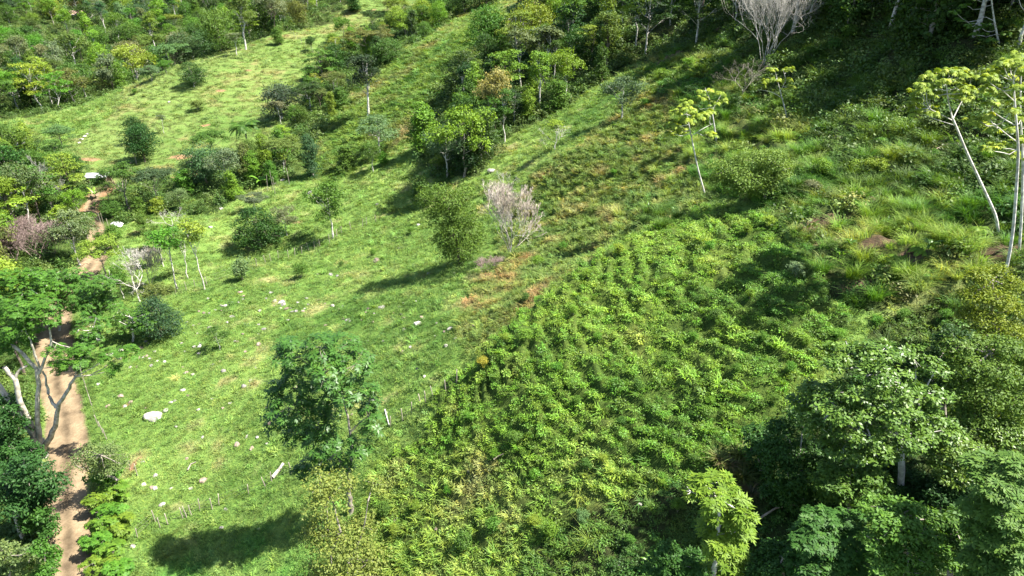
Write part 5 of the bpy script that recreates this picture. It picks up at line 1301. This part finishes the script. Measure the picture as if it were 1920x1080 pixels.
# ------------------------------------------------------------------ stones
def rock_mesh(seed):
    rng = np.random.default_rng(seed); import bmesh
    bm = bmesh.new(); bmesh.ops.create_icosphere(bm, subdivisions=3, radius=1)
    cuts = [(norm(rng.normal(size=3)), .55 + .35 * rng.random()) for _ in range(9)]
    for v in bm.verts:
        p = np.array(v.co)
        for n_, d_ in cuts:
            k = p @ n_ - d_
            if k > 0: p = p - n_ * k
        p *= 1 + .06 * math.sin(p[0] * 7 + seed) * math.cos(p[1] * 6); v.co = p
    me = bpy.data.meshes.new("rock"); bm.to_mesh(me); bm.free(); me.materials.append(M_ROCK)
    return me
ROCKS = [rock_mesh(i) for i in range(6)]
RC = {'white': (.38,.36,.32), 'pale': (.28,.265,.24), 'grey': (.19,.18,.165), 'pinkish': (.27,.20,.165), 'brown': (.15,.12,.09)}
rocks = [(290,782,24,'white'),(312,770,12,'pale'),(270,910,12,'white'),(284,914,10,'pinkish'),(292,916,12,'white'),(292,892,10,'pale'),(358,916,12,'white'),(382,902,16,'pinkish'),(305,946,13,'pale'),(321,916,7,'pale'),(250,1024,12,'white'),(232,984,13,'white'),(227,997,12,'pale'),(238,968,9,'pinkish'),
 (527,568,14,'white'),(526,578,6,'white'),(556,584,9,'grey'),(624,574,10,'pale'),(716,578,15,'pale'),(783,608,14,'white'),(794,598,8,'white'),(818,607,7,'pale'),(494,618,10,'grey'),(796,706,8,'white'),(725,775,9,'white'),(446,834,13,'pinkish'),(464,818,7,'pale'),(420,696,12,'grey'),(459,724,13,'grey'),(470,714,8,'pale'),
 (342,732,11,'pale'),(352,742,8,'pinkish'),(309,678,7,'white'),(284,686,9,'grey'),(294,677,6,'white'),(375,650,10,'white'),(376,645,8,'pale'),(373,663,7,'pale'),(225,744,14,'pinkish'),(245,754,9,'pinkish'),(234,762,8,'white'),(202,762,9,'pinkish'),(184,721,8,'white'),(320,755,8,'white'),(328,752,8,'grey'),(372,768,8,'white'),
 (398,748,7,'pale'),(418,766,8,'pinkish'),(432,756,8,'pale'),(420,574,11,'white'),(425,605,8,'pale'),(393,614,9,'grey'),(450,548,10,'pinkish'),(340,644,7,'pale'),(275,765,7,'pinkish'),(346,700,6,'pale'),(350,698,8,'pinkish'),(362,702,8,'pale'),(922,320,16,'pale'),(905,338,6,'pale'),(903,351,8,'pale'),(785,422,10,'white'),
 (582,362,12,'grey'),(708,384,9,'grey'),(621,516,12,'grey'),(633,518,9,'grey'),(596,515,8,'pale'),(747,465,8,'grey'),(705,490,15,'brown'),(803,514,10,'grey'),(853,512,6,'pale'),(220,424,20,'white'),(394,426,9,'white'),(415,392,9,'pale'),(450,370,7,'pale'),(530,338,9,'white'),(515,345,8,'white'),(317,192,7,'white'),
 (158,256,9,'white'),(152,262,10,'white'),(163,252,8,'pale'),(148,268,8,'white'),(424,955,8,'grey'),(415,990,10,'grey'),(547,888,7,'pale'),(485,992,6,'pale'),(742,978,13,'brown'),(745,972,6,'white'),(817,992,10,'brown'),(880,884,10,'grey'),(890,610,9,'brown'),(625,1030,10,'grey'),(500,832,7,'pale'),(170,655,9,'pale'),(210,666,10,'pale'),
 (1200,945,9,'white'),(1160,1060,6,'pale'),(662,988,10,'pale'),(666,1035,12,'pale'),(390,560,7,'white'),(540,600,7,'pale'),(575,560,7,'pale'),(610,610,7,'pinkish'),(650,600,7,'pale'),(690,640,6,'pale'),(380,820,7,'pale'),(350,860,7,'pinkish'),(330,800,7,'pale'),(480,690,7,'pale'),(460,660,7,'pinkish'),(440,640,7,'pale'),(500,560,7,'grey')]
where_r = [(0,0,200,300,'on the ridge foot of the pasture spur'),(200,0,420,250,'on the terraced pasture'),(380,300,600,400,'beside the old white posts'),(190,380,260,440,'at the road end of the meadow'),(200,380,480,470,'near the big white boulder'),(260,860,400,960,'in the row above the lower fence'),(200,950,262,1040,'at the hedge edge of the lower meadow'),
           (150,640,262,800,'on the meadow beside the dirt road'),(262,640,400,820,'around the largest flat pale boulder'),(400,560,520,860,'among stones in the middle meadow'),(480,540,620,640,'on the open meadow above the glossy-leaved tree'),(620,540,860,640,'below the long tree shadow on the meadow'),(380,940,560,1000,'in the tree shade on the lower meadow'),
           (560,340,860,540,'along the fenced upper meadow'),(880,300,960,380,'above the large meadow tree'),(640,700,860,1050,'near the glossy-leaved tree'),(380,860,560,940,'on the lower meadow')]
for i, (a, b_, w_, ck) in enumerate(rocks):
    x, y, z = ground_at(a, b_); s = w_ / FPX * (y * CP - z * SP) * (.56 if w_ > 13 else .50); rr = random.Random(i)
    wh = next((s_ for (x0, y0, x1, y1, s_) in where_r if x0 <= a < x1 and y0 <= b_ < y1), 'on the green slope')
    big = 'large' if w_ >= 14 else ('small' if w_ <= 8 else 'mid-sized')
    lb = '%s %s stone %s' % (big, ck, wh)
    if (a, b_) == (290, 782): lb = 'largest flat pale boulder lying in the stony meadow'; s *= 1.3
    if (a, b_) == (220, 424): lb = 'big bright white boulder at the road end of the meadow'
    if (a, b_) == (922, 320): lb = 'large pale rock high on the meadow above the large tree'
    o = link('boulder' if w_ > 13 else 'stone', ROCKS[i % 6], None, RC[ck] if (a, b_) != (220, 424) else (.66, .66, .66)); tag(o, lb, 'rock', 'stones on the slopes')
    o.location = (x, y, z + s * .02); o.rotation_euler = (rr.uniform(-.2, .2), rr.uniform(-.2, .2), rr.uniform(0, 6.3))
    o.scale = (s * rr.uniform(.9, 1.2) * (1.4 if w_ > 20 else 1), s * rr.uniform(.8, 1.05), s * rr.uniform(.5, .75))

mr = np.random.default_rng(77); _pl = world_poly([(170,680),(260,640),(420,560),(520,540),(800,560),(860,640),(700,760),(560,830),(420,860),(270,880),(200,780)])
k_ = 0
while k_ < 130:
    x, y = mr.uniform(-50, 0), mr.uniform(35, 95)
    if not in_poly(np.array([x]), np.array([y]), _pl)[0] or fbm(np.array([x]), np.array([y]), 9, 88, 2)[0] < -.12 or mr.random() > (1.15 - (x + 50) / 60): continue
    s = mr.uniform(.10, .26) * (1.5 if mr.random() < .12 else 1); ck = ['pale', 'grey', 'pinkish', 'pale', 'brown'][mr.integers(5)]; z = float(terr_fast(x, y))
    o = link('stone', ROCKS[k_ % 6], None, RC[ck]); tag(o, '%s stone among the many scattered over the middle meadow' % {'pale': 'small pale', 'grey': 'small grey', 'pinkish': 'small pinkish', 'brown': 'small brownish'}[ck], 'rock', 'stones scattered over the middle meadow')
    o.location = (x, y, z); o.rotation_euler = (mr.uniform(-.3, .3), mr.uniform(-.3, .3), mr.uniform(0, 6.3)); o.scale = (s * mr.uniform(.9, 1.5), s, s * mr.uniform(.5, .9)); k_ += 1

# ------------------------------------------------------------------ fences: posts of split wood with wire
M_POST = plain_material("weathered_wood", (.24, .21, .165), .85, .3, 6)
M_WIRE = plain_material("wire", (.20, .18, .16), .5, .2, 3, .6)
def post_mesh(h, r, seed):
    h *= .85; r *= .7
    rng = np.random.default_rng(seed); t = np.linspace(0, 1, 6)[:, None]
    p = np.concatenate([rng.normal() * .07 * t ** 2, rng.normal() * .07 * t ** 2, -.25 + (h + .25) * t], 1) + rng.normal(size=(6, 3)) * .008
    V, F = tube(p, r * (1.05 - .25 * t[:, 0]), 7)
    top = np.array([[len(V) - 7, len(V) - 6, len(V) - 5, len(V) - 4], [len(V) - 7, len(V) - 4, len(V) - 3, len(V) - 1], [len(V) - 3, len(V) - 2, len(V) - 1, len(V) - 3]])[:2]
    b = Bag(); b.add(V, np.concatenate([F, top])); return b.mesh("post", M_POST)
POSTS = [post_mesh(1.35, .055, i) for i in range(6)]
def fence(name, label, pts, h=1.0, wires=3, group='fences on the slopes'):
    q = [ground_at(*p_) for p_ in pts]; o = empty(name, q[0], label, 'fence', group); b = Bag(); last = None
    for i, p_ in enumerate(q):
        k = link('post', POSTS[i % 6], o); k.location = Vector(p_) - Vector(q[0]); k.scale = (1.15, 1.15, h * (.9 + .25 * ((i * 37) % 10) / 10)); k.rotation_euler = (math.sin(i * 3.1) * .08, math.cos(i * 1.7) * .08, i)
        if last is not None and wires:
            for w_ in range(wires):
                a_ = np.array(last) - np.array(q[0]); c_ = np.array(p_) - np.array(q[0]); zz = np.array([0, 0, (.35 + .36 * w_) * h])
                V, F = tube(np.stack([a_ + zz, (a_ + c_) / 2 + zz - np.array([0, 0, .03]), c_ + zz]), [.006] * 3, 3); b.add(V, F)
        last = p_
    if wires and b.V: link('wire', b.mesh("wire", M_WIRE), o)
fence('wire_fence', 'fence of thin crooked posts crossing the tree shade on the lower meadow', [(258,1008),(291,978),(300,989),(315,984),(343,972),(350,970),(359,966),(375,958),(398,955),(411,948),(466,926),(498,915),(510,905),(546,885)])
fence('wire_fence', 'long fence of pale posts climbing the meadow past the dark dome tree', [(330,552),(350,545),(366,540),(388,534),(482,500),(498,494),(508,490),(522,487),(541,484),(553,480),(566,476),(579,470),(590,468),(600,462),(618,455),(632,446),(640,438),(658,432),(680,426),(687,422),(705,416)], 1.15)
fence('wire_fence', 'short run of thin posts at the creeper mound foot by the glossy-leaved tree', [(732,800),(755,790),(772,775),(789,762),(798,757),(812,748),(836,735),(856,720)])
fence('wire_fence', 'fence of small white posts along the top of the terraced pasture', [(534,50),(540,58),(546,64),(552,69),(558,74),(566,82),(574,88),(582,94),(588,100),(596,106)], 1.5, 2)
fence('wire_fence', 'fence of leaning posts between the road and the stony meadow', [(154,705),(160,722),(166,742),(172,760),(185,800),(193,812),(200,824),(244,880),(258,893)], 1.2)
fence('old_fence', 'tall white weathered posts standing by the brook below the terraced pasture', [(502,358),(512,356),(516,364),(543,347)], 3.0, 0)
fence('old_fence', 'pale posts at the road end of the meadow near the big white boulder', [(174,424),(190,421),(194,419),(205,430)], 1.8, 0)
fence('old_fence', 'white posts at the ridge foot near the lone palm', [(158,340),(140,348),(172,354)], 1.4, 0)

# fallen wood
def log_mesh(pts, rad, seed=0):
    b = Bag(); V, F = tube(np.array(pts, float), rad, 8); b.add(V, F); return b.mesh("log", M_BARK, True)
def fallen(name, label, pxs, r0, r1, bk='pale', lift=.12):
    q = [np.array(ground_at(*p_)) + np.array([0, 0, lift]) for p_ in pxs]; o0 = q[0]
    me = log_mesh([p_ - o0 for p_ in q], np.linspace(r0, r1, len(q))); o = link(name, me, None, BK[bk]); o.location = o0
    tag(o, label, 'fallen branch')
fallen('fallen_branch', 'thin fallen branch lying in the shade beyond the starry-leaved tree', [(1412,990),(1430,976),(1452,962),(1480,956),(1500,958)], .07, .03, 'tan', .35)
fallen('fallen_branch', 'grey fallen log on the meadow among the stones', [(352,884),(358,872),(368,868)], .08, .04, 'grey')
fallen('fallen_log', 'white split log lying on the meadow under the glossy-leaved tree', [(512,898),(524,884),(532,872)], .17, .12, 'buff', .2)
fallen('fallen_branch', 'dry reddish stalk lying on the bank beside the leaning white trunk', [(1752,292),(1770,284),(1792,282),(1800,296)], .04, .02, 'tan', .6)
fallen('fallen_branch', 'dead stick leaning beside the creeper path on the mound', [(926,872),(934,866),(944,862)], .05, .03, 'tan', .5)
fallen('fallen_branch', 'pale dead stick on the meadow below the grey post', [(722,770),(726,786),(730,800)], .06, .04, 'pale')

# ------------------------------------------------------------------ small buildings and things
def box(bag, x0, x1, y0, y1, z0, z1):
    V = np.array([[x, y, z] for z in (z0, z1) for y in (y0, y1) for x in (x0, x1)], float)
    F = np.array([[0, 2, 3, 1], [4, 5, 7, 6], [0, 1, 5, 4], [2, 6, 7, 3], [0, 4, 6, 2], [1, 3, 7, 5]]); bag.add(V, F)
def part(name, boxes, mat, par):
    b = Bag()
    for q in boxes: box(b, *q)
    return link(name, b.mesh(name, mat), par)
M_TIN = plain_material("tin_roof", (.45, .46, .47), .45, .12, 1.5, .2); M_RUST = plain_material("rusty_roof", (.42, .27, .21), .8, .3, 1.2); M_WALL = plain_material("plaster", (.60, .55, .46), .9, .12, 1)
M_DARKIN = plain_material("dark_opening", (.02, .018, .016), .9, .1); M_WOODW = plain_material("timber", (.26, .19, .13), .9, .25, 3)
def roof_mesh(w, d, h, eave, th, mat, par, z0, name='roof', ridge=8):
    """corrugated gable roof"""
    n = 48; x = np.linspace(-w / 2 - eave, w / 2 + eave, n); b = Bag(); cz = .025 * np.cos(np.arange(n) * np.pi)
    for s in (-1, 1):
        top = np.stack([x, np.zeros(n), z0 + h + cz], -1); bot = np.stack([x, np.full(n, s * (d / 2 + eave)), z0 - .15 + cz], -1)
        V = np.concatenate([top, bot, top - [0, 0, th], bot - [0, 0, th]]); i = np.arange(n - 1)[:, None]
        F = np.concatenate([np.concatenate([i, i + 1, i + n + 1, i + n], 1), np.concatenate([i + 2 * n, i + 3 * n, i + 3 * n + 1, i + 2 * n + 1], 1), np.concatenate([i + n, i + n + 1, i + 3 * n + 1, i + 3 * n], 1)]); b.add(V, F)
    return link(name, b.mesh(name, mat), par)
bx_, by_, bz_ = ground_at(153, 36)
h_ = empty('farmhouse', (bx_, by_, bz_), 'small house with a pale and rust-red roof half hidden in the far valley trees', 'house', None, .3); h_.scale = (1.15, 1.15, 1.15)
part('wall', [(-3.4, 3.4, -2.2, 2.2, -.6, 2.5)], M_WALL, h_); part('doorway', [(-.9, 2.2, -2.26, -2.2, .1, 2.0)], M_DARKIN, h_); part('porch_post', [(-3.3, -3.1, -3.6, -3.4, -.6, 2.3)], M_WOODW, h_); part('porch_post', [(3.1, 3.3, -3.6, -3.4, -.6, 2.3)], M_WOODW, h_)
roof_mesh(7.0, 4.6, 1.3, .5, .06, M_RUST, h_, 2.55); part('porch_roof', [(-3.9, 3.9, -4.0, -2.3, 2.32, 2.38)], M_TIN, h_)
bx_, by_, bz_ = ground_at(189, 344)
h_ = empty('farm_shed', (bx_, by_, bz_), 'open shed with a shiny white tin roof on the bare farmyard', 'shed', None, .12)
for a_ in (-1.7, 1.7):
    for c_ in (-1.2, 1.2): part('post', [(a_ - .07, a_ + .07, c_ - .07, c_ + .07, -.4, 1.75)], M_WOODW, h_)
part('back_wall', [(-1.75, 1.75, 1.28, 1.36, -.3, 1.7)], M_WOODW, h_); roof_mesh(3.6, 2.6, .35, .35, .05, M_TIN, h_, 1.9)
# blue drum by the hedge
b = Bag(); t_ = np.linspace(0, 2 * np.pi, 17)[:-1]
prof = [(.0, 0), (.24, 0), (.25, .03), (.25, .25), (.265, .27), (.25, .29), (.25, .52), (.265, .54), (.25, .56), (.25, .76), (.23, .78), (.0, .78)]
P3 = np.array([[r_ * math.cos(a_), r_ * math.sin(a_), z_] for r_, z_ in prof for a_ in t_]); F3 = np.array([[i * 16 + k, i * 16 + (k + 1) % 16, (i + 1) * 16 + (k + 1) % 16, (i + 1) * 16 + k] for i in range(len(prof) - 1) for k in range(16)])
b.add(P3, F3); o = link('drum', b.mesh('drum', plain_material("blue_plastic", (.04, .16, .34), .4, .1))); tag(o, 'small blue drum standing at the hedge beside the lower meadow', 'drum'); o.location = ground_at(224, 1031); o.scale = (.8, .8, .8)

# a calf on the slope: one skinned body
def calf(loc, rot):
    me = bpy.data.meshes.new("cow"); pts = [(0, 0, .78), (.32, 0, .80), (.58, 0, .86), (.80, 0, 1.02), (1.0, 0, 1.0), (1.17, 0, .93), (-.34, 0, .80), (-.58, 0, .84), (-.66, 0, .66), (-.70, 0, .40),
        (.42, .15, .52), (.44, .15, .30), (.42, .15, .02), (.42, -.15, .52), (.44, -.15, .30), (.42, -.15, .02), (-.42, .16, .56), (-.52, .16, .32), (-.46, .16, .02), (-.42, -.16, .56), (-.52, -.16, .32), (-.46, -.16, .02), (.96, .14, 1.08), (.96, -.14, 1.08)]
    ed = [(0, 1), (1, 2), (2, 3), (3, 4), (4, 5), (0, 6), (6, 7), (7, 8), (8, 9), (1, 10), (10, 11), (11, 12), (1, 13), (13, 14), (14, 15), (6, 16), (16, 17), (17, 18), (6, 19), (19, 20), (20, 21), (4, 22), (4, 23)]
    rad = [.27, .25, .20, .13, .115, .07, .26, .19, .03, .025, .085, .05, .04, .085, .05, .04, .10, .05, .04, .10, .05, .04, .03, .03]
    me.from_pydata([Vector(p_) for p_ in pts], ed, []); o = bpy.data.objects.new("calf", me); COL.objects.link(o)
    m = o.modifiers.new("skin", 'SKIN'); m.use_smooth_shade = True
    for i, r_ in enumerate(rad): me.skin_vertices[0].data[i].radius = (r_, r_ * (1.12 if i in (0, 1, 6) else 1))
    me.skin_vertices[0].data[0].use_root = True
    o.modifiers.new("sub", 'SUBSURF').render_levels = 2
    mm, nt = mat_new("cow_hide"); l = nt.links.new; out = N_(nt, "ShaderNodeOutputMaterial"); bs = N_(nt, "ShaderNodeBsdfPrincipled"); tc = N_(nt, "ShaderNodeTexCoord"); n_ = N_(nt, "ShaderNodeTexNoise"); n_.inputs['Scale'].default_value = 2.1; n_.inputs['Detail'].default_value = 1
    l(tc.outputs['Object'], n_.inputs['Vector']); r_ = N_(nt, "ShaderNodeValToRGB"); r_.color_ramp.interpolation = 'CONSTANT'; e = r_.color_ramp.elements; e[0].color = (.7, .68, .63, 1); e[1].position = .52; e[1].color = (.02, .018, .016, 1)
    l(n_.outputs[0], r_.inputs[0]); l(r_.outputs[0], bs.inputs['Base Color']); bs.inputs['Roughness'].default_value = .8; l(bs.outputs[0], out.inputs[0]); me.materials.append(mm)
    o.location = loc; o.rotation_euler = (0, 0, rot); tag(o, 'small black and white calf standing on the slope above the leafless pinkish tree', 'calf')
calf(ground_at(920, 372), 1.9)

# ------------------------------------------------------------------ look-alikes that share a label are told apart by where they stand
ORD = ['uppermost', 'second', 'third', 'fourth', 'fifth', 'sixth', 'seventh', 'eighth', 'ninth', 'tenth', 'eleventh', 'twelfth', 'thirteenth', 'fourteenth']
_by = {}
for o in COL.objects:
    if o.parent is None and 'category' in o and o.get('group'): _by.setdefault(o['label'], []).append(o)
for lb, os_ in _by.items():
    if len(os_) == 2 and len(lb.split()) == 13:
        os_.sort(key=lambda o: float(project(o.location.x, o.location.y, o.location.z)[1]))
        os_[0]['label'] = lb + ', the upper one'; os_[1]['label'] = lb + ', the lower one'; continue
    if 1 < len(os_) <= 14 and len(lb.split()) <= 12:
        os_.sort(key=lambda o: float(project(o.location.x, o.location.y, o.location.z)[1]))
        for i, o in enumerate(os_): o['label'] = lb + (', the uppermost' if i == 0 else (', lowest of its kind' if i == len(os_) - 1 else ', %s from the top' % ORD[i]))
